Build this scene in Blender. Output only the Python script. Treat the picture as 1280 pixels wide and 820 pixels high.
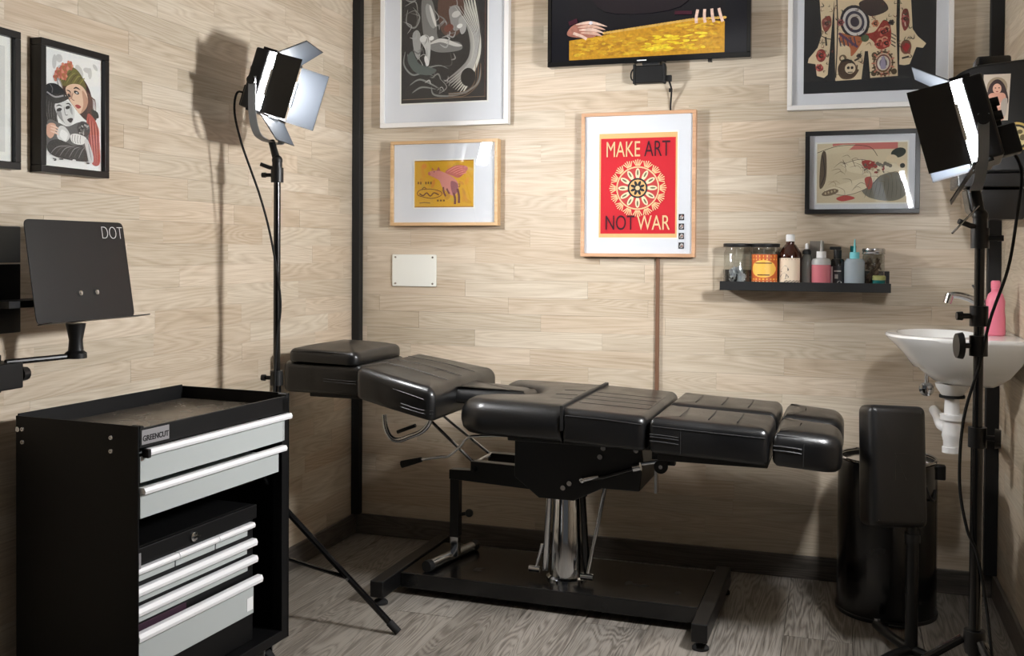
import bpy, bmesh, math, random
from mathutils import Vector, Matrix, Euler

for o in list(bpy.data.objects):
    bpy.data.objects.remove(o)
S = bpy.context.scene
COL = S.collection
R = math.radians
PI = math.pi

# ------------------------------------------------------------------ camera, world, exposure
cam_d = bpy.data.cameras.new('camera')
cam_d.sensor_fit = 'HORIZONTAL'
cam_d.sensor_width = 36.0
cam_d.lens = 36.0 * 1254.0 / 1280.0
cam_d.shift_y = -(410.0 - 334.0) / 1280.0
cam_d.clip_start = 0.05
cam = bpy.data.objects.new('camera', cam_d)
COL.objects.link(cam)
yaw, pitch, roll = R(18.0), R(-0.9), R(0.35)
fw = Vector((-math.sin(yaw) * math.cos(pitch), math.cos(yaw) * math.cos(pitch), math.sin(pitch)))
rt = Vector((math.cos(yaw), math.sin(yaw), 0))
up = rt.cross(fw)
rt2 = rt * math.cos(roll) + up * math.sin(roll)
up2 = -rt * math.sin(roll) + up * math.cos(roll)
cam.matrix_world = Matrix(((rt2.x, up2.x, -fw.x, 1.818), (rt2.y, up2.y, -fw.y, -3.588), (rt2.z, up2.z, -fw.z, 1.12), (0, 0, 0, 1)))
S.camera = cam

world = bpy.data.worlds.new('studio_world')
S.world = world
world.use_nodes = True
world.node_tree.nodes['Background'].inputs[0].default_value = (0.95, 0.97, 1.0, 1)
world.node_tree.nodes['Background'].inputs[1].default_value = 0.06
S.view_settings.view_transform = 'Standard'
S.view_settings.look = 'None'
S.view_settings.exposure = 0.1
S.view_settings.gamma = 1.0
S.view_settings.use_curve_mapping = False
PANEL_L = 205.0          # radiance of the left LED panel
PANEL_R = 430.0          # radiance of the right LED panel

# ------------------------------------------------------------------ materials
def lin(c):
    return tuple(((v / 255.0) / 12.92 if v / 255.0 <= 0.04045 else ((v / 255.0 + 0.055) / 1.055) ** 2.4) for v in c)

def principled(name):
    m = bpy.data.materials.new(name)
    m.use_nodes = True
    return m, m.node_tree.nodes, m.node_tree.links, m.node_tree.nodes['Principled BSDF']

MATS = {}
def mat(name, col, rough=0.5, metal=0.0, coat=0.0, bump=0.0, bscale=200.0, var=0.0, spec=None, trans=0.0, ior=1.45):
    m, n, l, p = principled(name)
    p.inputs['Base Color'].default_value = (*lin(col), 1)
    p.inputs['Roughness'].default_value = rough
    p.inputs['Metallic'].default_value = metal
    p.inputs['Coat Weight'].default_value = coat
    p.inputs['Coat Roughness'].default_value = 0.15
    p.inputs['Transmission Weight'].default_value = trans
    p.inputs['IOR'].default_value = ior
    if spec is not None:
        p.inputs['Specular IOR Level'].default_value = spec
    if bump or var:
        tc = n.new('ShaderNodeTexCoord')
        no = n.new('ShaderNodeTexNoise')
        no.inputs['Scale'].default_value = bscale
        no.inputs['Detail'].default_value = 4
        l.new(tc.outputs['Object'], no.inputs['Vector'])
        if bump:
            b = n.new('ShaderNodeBump')
            b.inputs['Strength'].default_value = bump
            b.inputs['Distance'].default_value = 0.002
            l.new(no.outputs['Fac'], b.inputs['Height'])
            l.new(b.outputs['Normal'], p.inputs['Normal'])
        if var:
            mr = n.new('ShaderNodeMapRange')
            mr.inputs[1].default_value = 0.3
            mr.inputs[2].default_value = 0.7
            mr.inputs[3].default_value = max(0.02, rough - var)
            mr.inputs[4].default_value = min(1.0, rough + var)
            n2 = n.new('ShaderNodeTexNoise')
            n2.inputs['Scale'].default_value = 9
            n2.inputs['Detail'].default_value = 5
            l.new(tc.outputs['Object'], n2.inputs['Vector'])
            l.new(n2.outputs['Fac'], mr.inputs[0])
            l.new(mr.outputs[0], p.inputs['Roughness'])
    MATS[name] = m
    return m

def wood(name, axis, ramp, tint, rough=0.45, fine=1.0, contrast=1.0, fig=0.55, pore=0.55, freq=15.0):
    """Laminated wood; grain along world axis 0 or 1, every board offset by its own random number."""
    m, n, l, p = principled(name)
    geo = n.new('ShaderNodeNewGeometry')
    oi = n.new('ShaderNodeObjectInfo')
    mul = n.new('ShaderNodeVectorMath'); mul.operation = 'SCALE'
    mul.inputs[0].default_value = (37.0, 91.0, 53.0)
    l.new(oi.outputs['Random'], mul.inputs['Scale'])
    add = n.new('ShaderNodeVectorMath'); add.operation = 'ADD'
    l.new(geo.outputs['Position'], add.inputs[0]); l.new(mul.outputs[0], add.inputs[1])
    sc = n.new('ShaderNodeVectorMath'); sc.operation = 'MULTIPLY'
    v = [1.0, 1.0, 1.0]; v[axis] = 0.09
    sc.inputs[1].default_value = v
    l.new(add.outputs[0], sc.inputs[0])
    # cathedral figure: contour bands of a stretched noise field
    n1 = n.new('ShaderNodeTexNoise')
    n1.inputs['Scale'].default_value = 9.0 * fine
    n1.inputs['Detail'].default_value = 1.5
    n1.inputs['Distortion'].default_value = 0.6
    l.new(sc.outputs[0], n1.inputs['Vector'])
    m1 = n.new('ShaderNodeMath'); m1.operation = 'MULTIPLY'; m1.inputs[1].default_value = freq
    l.new(n1.outputs['Fac'], m1.inputs[0])
    fr = n.new('ShaderNodeMath'); fr.operation = 'PINGPONG'; fr.inputs[1].default_value = 0.5
    l.new(m1.outputs[0], fr.inputs[0])
    # fine pores
    sc2 = n.new('ShaderNodeVectorMath'); sc2.operation = 'MULTIPLY'
    v2 = [1.0, 1.0, 1.0]; v2[axis] = 0.03
    sc2.inputs[1].default_value = v2
    l.new(add.outputs[0], sc2.inputs[0])
    n2 = n.new('ShaderNodeTexNoise')
    n2.inputs['Scale'].default_value = 260.0 * fine
    n2.inputs['Detail'].default_value = 3
    l.new(sc2.outputs[0], n2.inputs['Vector'])
    # broad cloud
    n3 = n.new('ShaderNodeTexNoise')
    n3.inputs['Scale'].default_value = 14.0
    n3.inputs['Detail'].default_value = 3
    l.new(sc.outputs[0], n3.inputs['Vector'])
    a = n.new('ShaderNodeMath'); a.operation = 'MULTIPLY'; a.inputs[1].default_value = fig * contrast
    l.new(fr.outputs[0], a.inputs[0])
    b = n.new('ShaderNodeMath'); b.operation = 'MULTIPLY_ADD'; b.inputs[1].default_value = pore * contrast
    l.new(n2.outputs['Fac'], b.inputs[0]); l.new(a.outputs[0], b.inputs[2])
    c = n.new('ShaderNodeMath'); c.operation = 'MULTIPLY_ADD'; c.inputs[1].default_value = 0.5
    l.new(n3.outputs['Fac'], c.inputs[0]); l.new(b.outputs[0], c.inputs[2])
    cr = n.new('ShaderNodeValToRGB')
    e = cr.color_ramp.elements
    e[0].position = 0.38; e[0].color = (*lin(ramp[0]), 1)
    e[1].position = 0.95; e[1].color = (*lin(ramp[2]), 1)
    mid = e.new(0.66); mid.color = (*lin(ramp[1]), 1)
    l.new(c.outputs[0], cr.inputs[0])
    # board to board tint
    tr = n.new('ShaderNodeValToRGB')
    te = tr.color_ramp.elements
    te[0].color = (*[x for x in tint[0]], 1); te[1].color = (*[x for x in tint[1]], 1)
    for i, t in enumerate(tint[2:]):
        k = te.new((i + 1) / (len(tint) - 1)); k.color = (*t, 1)
    l.new(oi.outputs['Random'], tr.inputs[0])
    mx = n.new('ShaderNodeMix'); mx.data_type = 'RGBA'; mx.blend_type = 'MULTIPLY'
    mx.inputs[0].default_value = 1.0
    l.new(cr.outputs[0], mx.inputs[6]); l.new(tr.outputs[0], mx.inputs[7])
    l.new(mx.outputs[2], p.inputs['Base Color'])
    p.inputs['Roughness'].default_value = rough
    bp = n.new('ShaderNodeBump'); bp.inputs['Strength'].default_value = 0.12; bp.inputs['Distance'].default_value = 0.001
    l.new(b.outputs[0], bp.inputs['Height']); l.new(bp.outputs['Normal'], p.inputs['Normal'])
    MATS[name] = m
    return m

WT = [(0.93, 0.92, 0.90), (1.0, 1.0, 1.0), (0.86, 0.80, 0.74), (0.98, 0.98, 0.97), (0.80, 0.78, 0.74), (0.97, 0.91, 0.86)]
WR = [(178, 163, 142), (202, 189, 170), (218, 208, 192)]
W_BACK = wood('pale_oak_along_x', 0, WR, WT, fine=1.15, fig=0.46, pore=0.58, freq=21.0)
W_SIDE = wood('pale_oak_along_y', 1, WR, WT, fine=1.15, fig=0.46, pore=0.58, freq=21.0)
FT = [(0.85, 0.85, 0.85), (1.0, 1.0, 1.0), (0.75, 0.74, 0.72), (0.92, 0.9, 0.88)]
W_FLOOR = wood('grey_brown_laminate', 1, [(62, 57, 52), (104, 98, 91), (144, 138, 130)], FT, 0.42, 1.5, 1.25, 0.55, 0.65, 19.0)
W_BASE_X = wood('dark_skirting_along_x', 0, [(62, 57, 53), (90, 84, 78), (112, 105, 98)], FT, 0.45, 1.2)
W_BASE_Y = wood('dark_skirting_along_y', 1, [(62, 57, 53), (90, 84, 78), (112, 105, 98)], FT, 0.45, 1.2)
wood('light_frame_wood', 0, [(196, 160, 116), (222, 188, 145), (236, 206, 166)], [(0.97, 0.97, 0.97), (1, 1, 1)], 0.45, 1.0, 0.5)
wood('pinkish_frame_wood', 0, [(188, 146, 112), (214, 172, 138), (230, 192, 158)], [(0.97, 0.97, 0.97), (1, 1, 1)], 0.45, 1.0, 0.5)

mat('leather', (9, 9, 10), 0.36, coat=0.25, bump=0.25, bscale=420, var=0.07)
mat('seam_thread', (30, 30, 31), 0.45)
mat('black_metal', (8, 8, 9), 0.38, bump=0.05, bscale=900)
mat('black_gloss', (7, 7, 8), 0.22, coat=0.3, var=0.06)
mat('black_matte', (11, 11, 12), 0.6)
mat('black_plastic', (18, 18, 19), 0.42, bump=0.05, bscale=700)
mat('rubber', (15, 15, 15), 0.8)
mat('trolley_black', (8, 8, 9), 0.5, spec=0.3, bump=0.12, bscale=1100)
mat('tray_rubber_sheen', (80, 73, 64), 0.26, bump=0.1, bscale=300, var=0.08)  # brown shine of the reflected wall is put into the base colour
mat('drawer_grey', (172, 177, 176), 0.45)
mat('alu', (238, 238, 240), 0.35, 0.15)
mat('chrome', (205, 207, 210), 0.09, 1.0)
mat('steel', (188, 190, 193), 0.22, 1.0)
mat('grey_paint', (120, 122, 124), 0.45)
mat('barn_inner', (26, 29, 33), 0.5, spec=0.2)
mat('barn_outer', (14, 14, 15), 0.45)
mat('white_frame', (226, 224, 222), 0.4)
mat('mat_board', (222, 222, 228), 0.85)
mat('mat_edge', (238, 236, 230), 0.8)
mat('black_frame', (18, 17, 17), 0.35)
mat('ceramic', (236, 236, 234), 0.12, coat=0.5)
mat('white_plastic', (230, 230, 230), 0.32)
mat('cover_plate', (226, 226, 218), 0.4)
mat('brown_duct', (116, 84, 64), 0.5)
mat('pink_bottle', (232, 128, 150), 0.3)
mat('cyan_plastic', (120, 205, 214), 0.35)
mat('amber_liquid', (52, 22, 12), 0.08, coat=0.5)
mat('pink_liquid', (206, 118, 128), 0.25, coat=0.4)
mat('frosted', (205, 205, 203), 0.4, trans=0.3)
mat('blue_liquid', (158, 170, 178), 0.25, coat=0.4)
mat('clear_liquid', (150, 150, 144), 0.1, trans=0.55)
mat('teal_jar', (14, 92, 92), 0.15, coat=0.5)
mat('green_gold', (138, 140, 84), 0.4)
mat('foil', (196, 200, 204), 0.3, 0.5)
mat('brown_bits', (88, 68, 48), 0.6)
mat('grey_box', (120, 114, 106), 0.7)
mat('ceiling_paint', (214, 212, 208), 0.9)
mat('badge_grey', (150, 148, 150), 0.4, 0.3)
mat('ink', (20, 18, 20), 0.7)
mat('white_ink', (225, 225, 225), 0.6)
mat('tv_black', (10, 11, 13), 0.2, coat=0.4)
mat('dark_sock', (46, 18, 38), 0.8)

def vcol_mat(name, rough, emit=0.0):
    m, n, l, p = principled(name)
    a = n.new('ShaderNodeAttribute'); a.attribute_name = 'ink'
    if emit:
        p.inputs['Base Color'].default_value = (0.005, 0.005, 0.006, 1)
        p.inputs['Roughness'].default_value = 0.15
        no = n.new('ShaderNodeTexNoise'); no.inputs['Scale'].default_value = 90; no.inputs['Detail'].default_value = 5
        tc = n.new('ShaderNodeTexCoord'); l.new(tc.outputs['Object'], no.inputs['Vector'])
        mr = n.new('ShaderNodeMapRange'); mr.inputs[1].default_value = 0.3; mr.inputs[2].default_value = 0.7
        mr.inputs[3].default_value = 0.8; mr.inputs[4].default_value = 1.15
        l.new(no.outputs['Fac'], mr.inputs[0])
        mx = n.new('ShaderNodeVectorMath'); mx.operation = 'SCALE'
        l.new(a.outputs['Color'], mx.inputs[0]); l.new(mr.outputs[0], mx.inputs['Scale'])
        l.new(mx.outputs[0], p.inputs['Emission Color'])
        p.inputs['Emission Strength'].default_value = emit
    else:
        l.new(a.outputs['Color'], p.inputs['Base Color'])
        p.inputs['Roughness'].default_value = rough
    MATS[name] = m
vcol_mat('print', 0.75)
vcol_mat('sticker', 0.4)
vcol_mat('screen', 0.2, 0.95)

def glass_mat(name, tint, rough, weight):
    """thin sheet or thin-walled vessel: see-through with a fresnel reflection"""
    m = bpy.data.materials.new(name); m.use_nodes = True
    n, l = m.node_tree.nodes, m.node_tree.links
    n.clear()
    out = n.new('ShaderNodeOutputMaterial'); mx = n.new('ShaderNodeMixShader')
    t = n.new('ShaderNodeBsdfTransparent'); g = n.new('ShaderNodeBsdfGlossy')
    t.inputs[0].default_value = (*tint, 1); g.inputs['Roughness'].default_value = rough
    ge = n.new('ShaderNodeNewGeometry')                     # Schlick reflectance, same from both sides of the sheet
    dt = n.new('ShaderNodeVectorMath'); dt.operation = 'DOT_PRODUCT'
    l.new(ge.outputs['Normal'], dt.inputs[0]); l.new(ge.outputs['Incoming'], dt.inputs[1])
    ab = n.new('ShaderNodeMath'); ab.operation = 'ABSOLUTE'; l.new(dt.outputs['Value'], ab.inputs[0])
    om = n.new('ShaderNodeMath'); om.operation = 'SUBTRACT'; om.inputs[0].default_value = 1.0; l.new(ab.outputs[0], om.inputs[1])
    pw_ = n.new('ShaderNodeMath'); pw_.operation = 'POWER'; pw_.inputs[1].default_value = 5.0; l.new(om.outputs[0], pw_.inputs[0])
    k = n.new('ShaderNodeMath'); k.operation = 'MULTIPLY_ADD'; k.inputs[1].default_value = 0.96 * weight; k.inputs[2].default_value = 0.035 * weight
    k.use_clamp = True
    l.new(pw_.outputs[0], k.inputs[0]); l.new(k.outputs[0], mx.inputs[0])
    l.new(t.outputs[0], mx.inputs[1]); l.new(g.outputs[0], mx.inputs[2]); l.new(mx.outputs[0], out.inputs[0])
    MATS[name] = m
glass_mat('pane_glass', (0.97, 0.98, 0.98), 0.02, 1.0)
glass_mat('jar_glass', (0.86, 0.88, 0.87), 0.05, 2.2)

def led(name, strength):
    m, n, l, p = principled(name)
    p.inputs['Base Color'].default_value = (0.8, 0.8, 0.8, 1)
    p.inputs['Emission Color'].default_value = (0.985, 0.99, 1.0, 1)
    p.inputs['Emission Strength'].default_value = strength
    MATS[name] = m
led('led_left', PANEL_L)
led('led_right', PANEL_R)

# ------------------------------------------------------------------ mesh helpers
def link(name, me, m, parent=None):
    o = bpy.data.objects.new(name, me)
    if m is not None:
        me.materials.append(MATS[m] if isinstance(m, str) else m)
    COL.objects.link(o)
    if parent is not None:
        o.parent = parent
    return o

class MB:
    def __init__(s):
        s.bm = bmesh.new()
    def box(s, x0, x1, y0, y1, z0, z1, mtx=None):
        vs = [s.bm.verts.new(Vector(p)) for p in ((x0, y0, z0), (x1, y0, z0), (x1, y1, z0), (x0, y1, z0), (x0, y0, z1), (x1, y0, z1), (x1, y1, z1), (x0, y1, z1))]
        for f in ((0, 3, 2, 1), (4, 5, 6, 7), (0, 1, 5, 4), (1, 2, 6, 5), (2, 3, 7, 6), (3, 0, 4, 7)):
            s.bm.faces.new([vs[i] for i in f])
        if mtx is not None:
            for v in vs: v.co = mtx @ v.co
        return s
    def hexa(s, pts):
        vs = [s.bm.verts.new(Vector(p)) for p in pts]
        for f in ((0, 3, 2, 1), (4, 5, 6, 7), (0, 1, 5, 4), (1, 2, 6, 5), (2, 3, 7, 6), (3, 0, 4, 7)):
            s.bm.faces.new([vs[i] for i in f])
        return s
    def cyl(s, a, b, r0, r1=None, n=16):
        a, b = Vector(a), Vector(b)
        r1 = r0 if r1 is None else r1
        d = (b - a).normalized()
        t = d.orthogonal().normalized(); w = d.cross(t)
        A = [s.bm.verts.new(a + (t * math.cos(2 * PI * i / n) + w * math.sin(2 * PI * i / n)) * r0) for i in range(n)]
        B = [s.bm.verts.new(b + (t * math.cos(2 * PI * i / n) + w * math.sin(2 * PI * i / n)) * r1) for i in range(n)]
        for i in range(n):
            s.bm.faces.new((A[i], A[(i + 1) % n], B[(i + 1) % n], B[i]))
        s.bm.faces.new(A[::-1]); s.bm.faces.new(B)
        return s
    def tube(s, pts, r, n=8):
        pts = [Vector(p) for p in pts]
        prev = None; ref = None
        for i, p in enumerate(pts):
            d = (pts[min(i + 1, len(pts) - 1)] - pts[max(i - 1, 0)]).normalized()
            t = d.orthogonal().normalized() if ref is None else (ref - d * ref.dot(d)).normalized()
            ref = t; w = d.cross(t)
            ring = [s.bm.verts.new(p + (t * math.cos(2 * PI * k / n) + w * math.sin(2 * PI * k / n)) * r) for k in range(n)]
            if prev:
                for k in range(n):
                    s.bm.faces.new((prev[k], prev[(k + 1) % n], ring[(k + 1) % n], ring[k]))
            else:
                s.bm.faces.new(ring[::-1])
            prev = ring
        s.bm.faces.new(prev)
        return s
    def lathe(s, prof, c=(0, 0, 0), n=24, mtx=None):
        rings = []
        vs = []
        for r, z in prof:
            if r < 1e-5:
                v = s.bm.verts.new((c[0], c[1], c[2] + z)); rings.append([v]); vs.append(v)
            else:
                g = [s.bm.verts.new((c[0] + r * math.cos(2 * PI * k / n), c[1] + r * math.sin(2 * PI * k / n), c[2] + z)) for k in range(n)]
                rings.append(g); vs += g
        for A, B in zip(rings, rings[1:]):
            for k in range(n):
                a, b = A[k % len(A)], A[(k + 1) % len(A)]
                c2, d = B[(k + 1) % len(B)], B[k % len(B)]
                q = []
                for v in (a, b, c2, d):
                    if v not in q: q.append(v)
                if len(q) > 2: s.bm.faces.new(q)
        for g, rev in ((rings[0], True), (rings[-1], False)):
            if len(g) > 2: s.bm.faces.new(g[::-1] if rev else g)
        if mtx is not None:
            for v in vs: v.co = mtx @ v.co
        return s
    def prism(s, poly, z0, z1, mtx=None):
        A = [s.bm.verts.new((p[0], p[1], z0)) for p in poly]
        B = [s.bm.verts.new((p[0], p[1], z1)) for p in poly]
        n = len(poly)
        for i in range(n):
            s.bm.faces.new((A[i], A[(i + 1) % n], B[(i + 1) % n], B[i]))
        s.bm.faces.new(A[::-1]); s.bm.faces.new(B)
        if mtx is not None:
            for v in A + B: v.co = mtx @ v.co
        return s
    def ball(s, c, r, sc=(1, 1, 1), n=14):
        m = Matrix.Translation(Vector(c)) @ Matrix.Diagonal((*[r * k for k in sc], 1))
        bmesh.ops.create_uvsphere(s.bm, u_segments=n, v_segments=max(6, n // 2), radius=1.0, matrix=m)
        return s
    def xf(s, m):
        bmesh.ops.transform(s.bm, matrix=m, verts=s.bm.verts[:]); return s
    def build(s, name, m, parent=None, bevel=0.0, seg=2, smooth=35, label=None, stuff=False):
        bmesh.ops.recalc_face_normals(s.bm, faces=s.bm.faces[:])
        me = bpy.data.meshes.new(name)
        s.bm.to_mesh(me); s.bm.free()
        me.polygons.foreach_set('use_smooth', [True] * len(me.polygons))
        me.set_sharp_from_angle(angle=R(smooth))
        o = link(name, me, m, parent)
        if bevel:
            b = o.modifiers.new('bevel', 'BEVEL'); b.width = bevel; b.segments = seg; b.limit_method = 'ANGLE'; b.angle_limit = R(40)
            b.harden_normals = True
        if label: o['label'] = label
        if stuff: o['kind'] = 'stuff'
        return o

def round_poly(poly, r, n=5):
    """round the corners of a plan polygon; r a number or one per corner"""
    out = []
    N = len(poly)
    for i in range(N):
        p = Vector(poly[i]); a = Vector(poly[i - 1]); b = Vector(poly[(i + 1) % N])
        rr = r[i] if isinstance(r, (list, tuple)) else r
        if rr <= 1e-5:
            out.append(p); continue
        da = (a - p); db = (b - p)
        d = min(rr, da.length * 0.48, db.length * 0.48)
        p0 = p + da.normalized() * d; p1 = p + db.normalized() * d
        for k in range(n + 1):
            t = k / n
            out.append(p0 * (1 - t) ** 2 + p * 2 * t * (1 - t) + p1 * t * t)
    return out

def inset(poly, d):
    n = len(poly); out = []
    area = sum(poly[i].x * poly[(i + 1) % n].y - poly[(i + 1) % n].x * poly[i].y for i in range(n))
    sg = 1 if area > 0 else -1
    for i in range(n):
        e0 = (poly[i] - poly[i - 1]); e1 = (poly[(i + 1) % n] - poly[i])
        n0 = Vector((-e0.y, e0.x)).normalized() if e0.length > 1e-9 else None
        n1 = Vector((-e1.y, e1.x)).normalized() if e1.length > 1e-9 else n0
        if n0 is None: n0 = n1
        m = (n0 + n1)
        if m.length < 1e-6: m = n0
        m.normalize()
        c = max(0.5, m.dot(n0))
        out.append(poly[i] + m * (sg * d / c))
    return out

def cushion(poly, z0, z1, er, dome=0.0, eb=0.012, zf=None, n=5, keep=None):
    """upholstered block: plan polygon, rounded top and bottom edges, optional domed top; zf(x,y) lifts points"""
    mb = MB(); bm = mb.bm
    rings = []
    for k in range(4):
        a = PI / 2 * k / 3
        rings.append((inset(poly, eb * (1 - math.sin(a))), z0 + eb * (1 - math.cos(a))))
    for k in range(n + 1):
        a = PI / 2 * k / n
        rings.append((inset(poly, er * (1 - math.cos(a))), z1 - er * (1 - math.sin(a))))
    if dome:
        base = rings[-1][0]
        c = sum(base, Vector((0, 0))) / len(base)
        for s_ in (0.8, 0.55, 0.25):
            rings.append(([c + (p - c) * s_ for p in base], z1 + dome * (1 - s_ ** 2)))
    if keep:                                                # straight butt edge where two pads meet
        rings = [([Vector((o.x, p.y)) if keep(o) else p for p, o in zip(pts, poly)], z) for pts, z in rings]
    prev = None
    for pts, z in rings:
        g = [bm.verts.new((p.x, p.y, z + (zf(p.x, p.y) if zf else 0.0))) for p in pts]
        if prev:
            N = len(g)
            for i in range(N):
                bm.faces.new((prev[i], prev[(i + 1) % N], g[(i + 1) % N], g[i]))
        else:
            bm.faces.new(g[::-1])
        prev = g
    bm.faces.new(prev)
    return mb

def rrect(x0, x1, y0, y1, r, n=5):
    return round_poly([(x0, y0), (x1, y0), (x1, y1), (x0, y1)], r, n)

def root(name, label, cat, loc, rz=0.0, group=None):
    o = bpy.data.objects.new(name, None)
    COL.objects.link(o)
    o.empty_display_size = 0.05
    o.location = loc; o.rotation_euler = (0, 0, rz)
    o['label'] = label; o['category'] = cat
    if group: o['group'] = group
    return o

def tag(o, label, cat, group=None):
    o['label'] = label; o['category'] = cat
    if group: o['group'] = group
    return o

def spline(pts, n=8):
    P = [Vector(p) for p in pts]; out = []
    for i in range(len(P) - 1):
        a = P[max(i - 1, 0)]; b = P[i]; c = P[i + 1]; d = P[min(i + 2, len(P) - 1)]
        for k in range(n):
            t = k / n
            out.append(0.5 * ((2 * b) + (c - a) * t + (2 * a - 5 * b + 4 * c - d) * t * t + (3 * b - a - 3 * c + d) * t ** 3))
    out.append(P[-1])
    return out

def text(name, body, size, m, parent, mtx, sx=1.0, sy=1.0, label=None, thick=0.0003, weight=0.0, align='CENTER'):
    cu = bpy.data.curves.new(name, 'FONT')
    cu.body = body; cu.size = size; cu.align_x = align; cu.align_y = 'CENTER'; cu.extrude = thick; cu.offset = weight
    tmp = bpy.data.objects.new('tmp', cu)
    COL.objects.link(tmp)
    dg = bpy.context.evaluated_depsgraph_get()
    me = bpy.data.meshes.new_from_object(tmp.evaluated_get(dg))
    bpy.data.objects.remove(tmp)
    me.materials.clear()
    me.transform(mtx @ Matrix.Diagonal((sx, sy, 1, 1)))
    o = link(name, me, m, parent)
    if label: o['label'] = label
    return o

FACE_MY = Matrix.Rotation(PI / 2, 4, 'X')        # text plane that reads when seen from -y

class Art:
    """flat print: coloured shapes in an x,z plane facing -y, each laid a hair over the last"""
    def __init__(s): s.v = []; s.f = []; s.c = []; s.k = 0
    def poly(s, pts, col):
        y = -0.000016 * s.k; s.k += 1
        i = len(s.v)
        s.v += [(p[0], y, p[1]) for p in pts]
        s.f.append(list(range(i, i + len(pts)))); s.c.append((*lin(col), 1))
        return s
    def rect(s, x0, x1, z0, z1, col): return s.poly([(x0, z0), (x1, z0), (x1, z1), (x0, z1)], col)
    def ell(s, cx, cz, rx, rz, col, rot=0.0, n=22):
        c, q = math.cos(rot), math.sin(rot)
        return s.poly([(cx + rx * math.cos(t) * c - rz * math.sin(t) * q, cz + rx * math.cos(t) * q + rz * math.sin(t) * c) for t in [2 * PI * i / n for i in range(n)]], col)
    def line(s, pts, w, col, taper=False):
        """stroke as a chain of quads"""
        y = -0.000016 * s.k; s.k += 1
        P = [Vector(p) for p in spline([(p[0], p[1], 0) for p in pts], 6)]
        L, Rr = [], []
        N = len(P) - 1
        for i, p in enumerate(P):
            d = (P[min(i + 1, N)] - P[max(i - 1, 0)]); d = d.normalized() if d.length else Vector((1, 0, 0))
            ww = w * 0.5 * ((math.sin(PI * (0.08 + 0.9 * i / N))) if taper else 1.0)
            L.append((p.x - d.y * ww, p.y + d.x * ww)); Rr.append((p.x + d.y * ww, p.y - d.x * ww))
        for i in range(N):
            j = len(s.v)
            s.v += [(a[0], y, a[1]) for a in (L[i], Rr[i], Rr[i + 1], L[i + 1])]
            s.f.append([j, j + 1, j + 2, j + 3]); s.c.append((*lin(col), 1))
        return s
    def blob(s, pts, col, n=5):
        P = pts + pts[:1]
        q = []
        N = len(pts)
        for i in range(N):
            a, b, c, d = pts[i - 1], pts[i], pts[(i + 1) % N], pts[(i + 2) % N]
            for k in range(n):
                t = k / n
                q.append(tuple(0.5 * ((2 * b[j]) + (c[j] - a[j]) * t + (2 * a[j] - 5 * b[j] + 4 * c[j] - d[j]) * t * t + (3 * b[j] - a[j] - 3 * c[j] + d[j]) * t ** 3) for j in (0, 1)))
        return s.poly(q, col)
    def rose(s, cx, cz, r, c1, c2, c3):
        for k in range(6): s.ell(cx + r * 0.55 * math.cos(k * 1.05), cz + r * 0.55 * math.sin(k * 1.05), r * 0.5, r * 0.42, c1 if k % 2 else c2, k * 1.05, 9)
        s.ell(cx, cz, r * 0.5, r * 0.5, c3, 0, 9); s.ell(cx + r * 0.1, cz, r * 0.28, r * 0.25, c1, 0, 8)
        return s
    def dots(s, n, box, rx, rz, cols, seed, rot=(0, 3.1)):
        q = random.Random(seed)
        for k in range(n):
            s.ell(q.uniform(box[0], box[1]), q.uniform(box[2], box[3]), q.uniform(*rx), q.uniform(*rz), cols[k % len(cols)], q.uniform(*rot), 9)
        return s
    def build(s, name, parent, loc=(0, 0, 0), m='print', label=None, bend=None):
        me = bpy.data.meshes.new(name)
        vv = [(x + loc[0], y + loc[1], z + loc[2]) for x, y, z in s.v]
        if bend: vv = [bend(*p) for p in vv]
        me.from_pydata(vv, [], s.f)
        at = me.color_attributes.new('ink', 'FLOAT_COLOR', 'CORNER')
        i = 0
        for f, c in zip(s.f, s.c):
            for _ in f:
                at.data[i].color = c; i += 1
        bm = bmesh.new(); bm.from_mesh(me)
        bm.faces.ensure_lookup_table()
        flip = [f for f in bm.faces if f.normal.y > 0]
        if not bend: bmesh.ops.reverse_faces(bm, faces=flip)
        bm.to_mesh(me); bm.free()
        o = link(name, me, m, parent)
        if label: o['label'] = label
        return o

# ------------------------------------------------------------------ the room
WX, WD, CH = 2.318, -4.3, 2.40
def structure(o):
    o['kind'] = 'structure'; return o
floor = structure(MB().box(-0.1, WX + 0.1, WD, 0.1, -0.1, -0.008).build('floor', 'black_matte'))
wall_back = structure(MB().box(-0.1, WX + 0.1, 0.008, 0.1, -0.008, CH).build('wall_back', W_BACK))
wall_left = structure(MB().box(-0.1, -0.008, WD, 0.008, -0.008, CH).build('wall_left', W_SIDE))
wall_right = structure(MB().box(WX + 0.008, WX + 0.1, WD, 0.008, -0.008, CH).build('wall_right', W_SIDE))
ceiling = structure(MB().box(-0.1, WX + 0.1, WD, 0.1, CH, CH + 0.06).build('ceiling', 'ceiling_paint'))

def unit_board(name, m):
    mb = MB().box(-0.5, 0.5, -0.5, 0.5, -0.5, 0.5)
    bmesh.ops.recalc_face_normals(mb.bm, faces=mb.bm.faces[:])
    me = bpy.data.meshes.new(name); mb.bm.to_mesh(me); mb.bm.free()
    me.materials.append(m)
    return me
UB, US, UF = unit_board('plank', W_BACK), unit_board('plank', W_SIDE), unit_board('plank', W_FLOOR)

def board(me, parent, x0, x1, y0, y1, z0, z1):
    o = bpy.data.objects.new('plank', me)
    COL.objects.link(o); o.parent = parent
    o.location = ((x0 + x1) / 2, (y0 + y1) / 2, (z0 + z1) / 2)
    o.scale = (x1 - x0, y1 - y0, z1 - z0)
    return o

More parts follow.
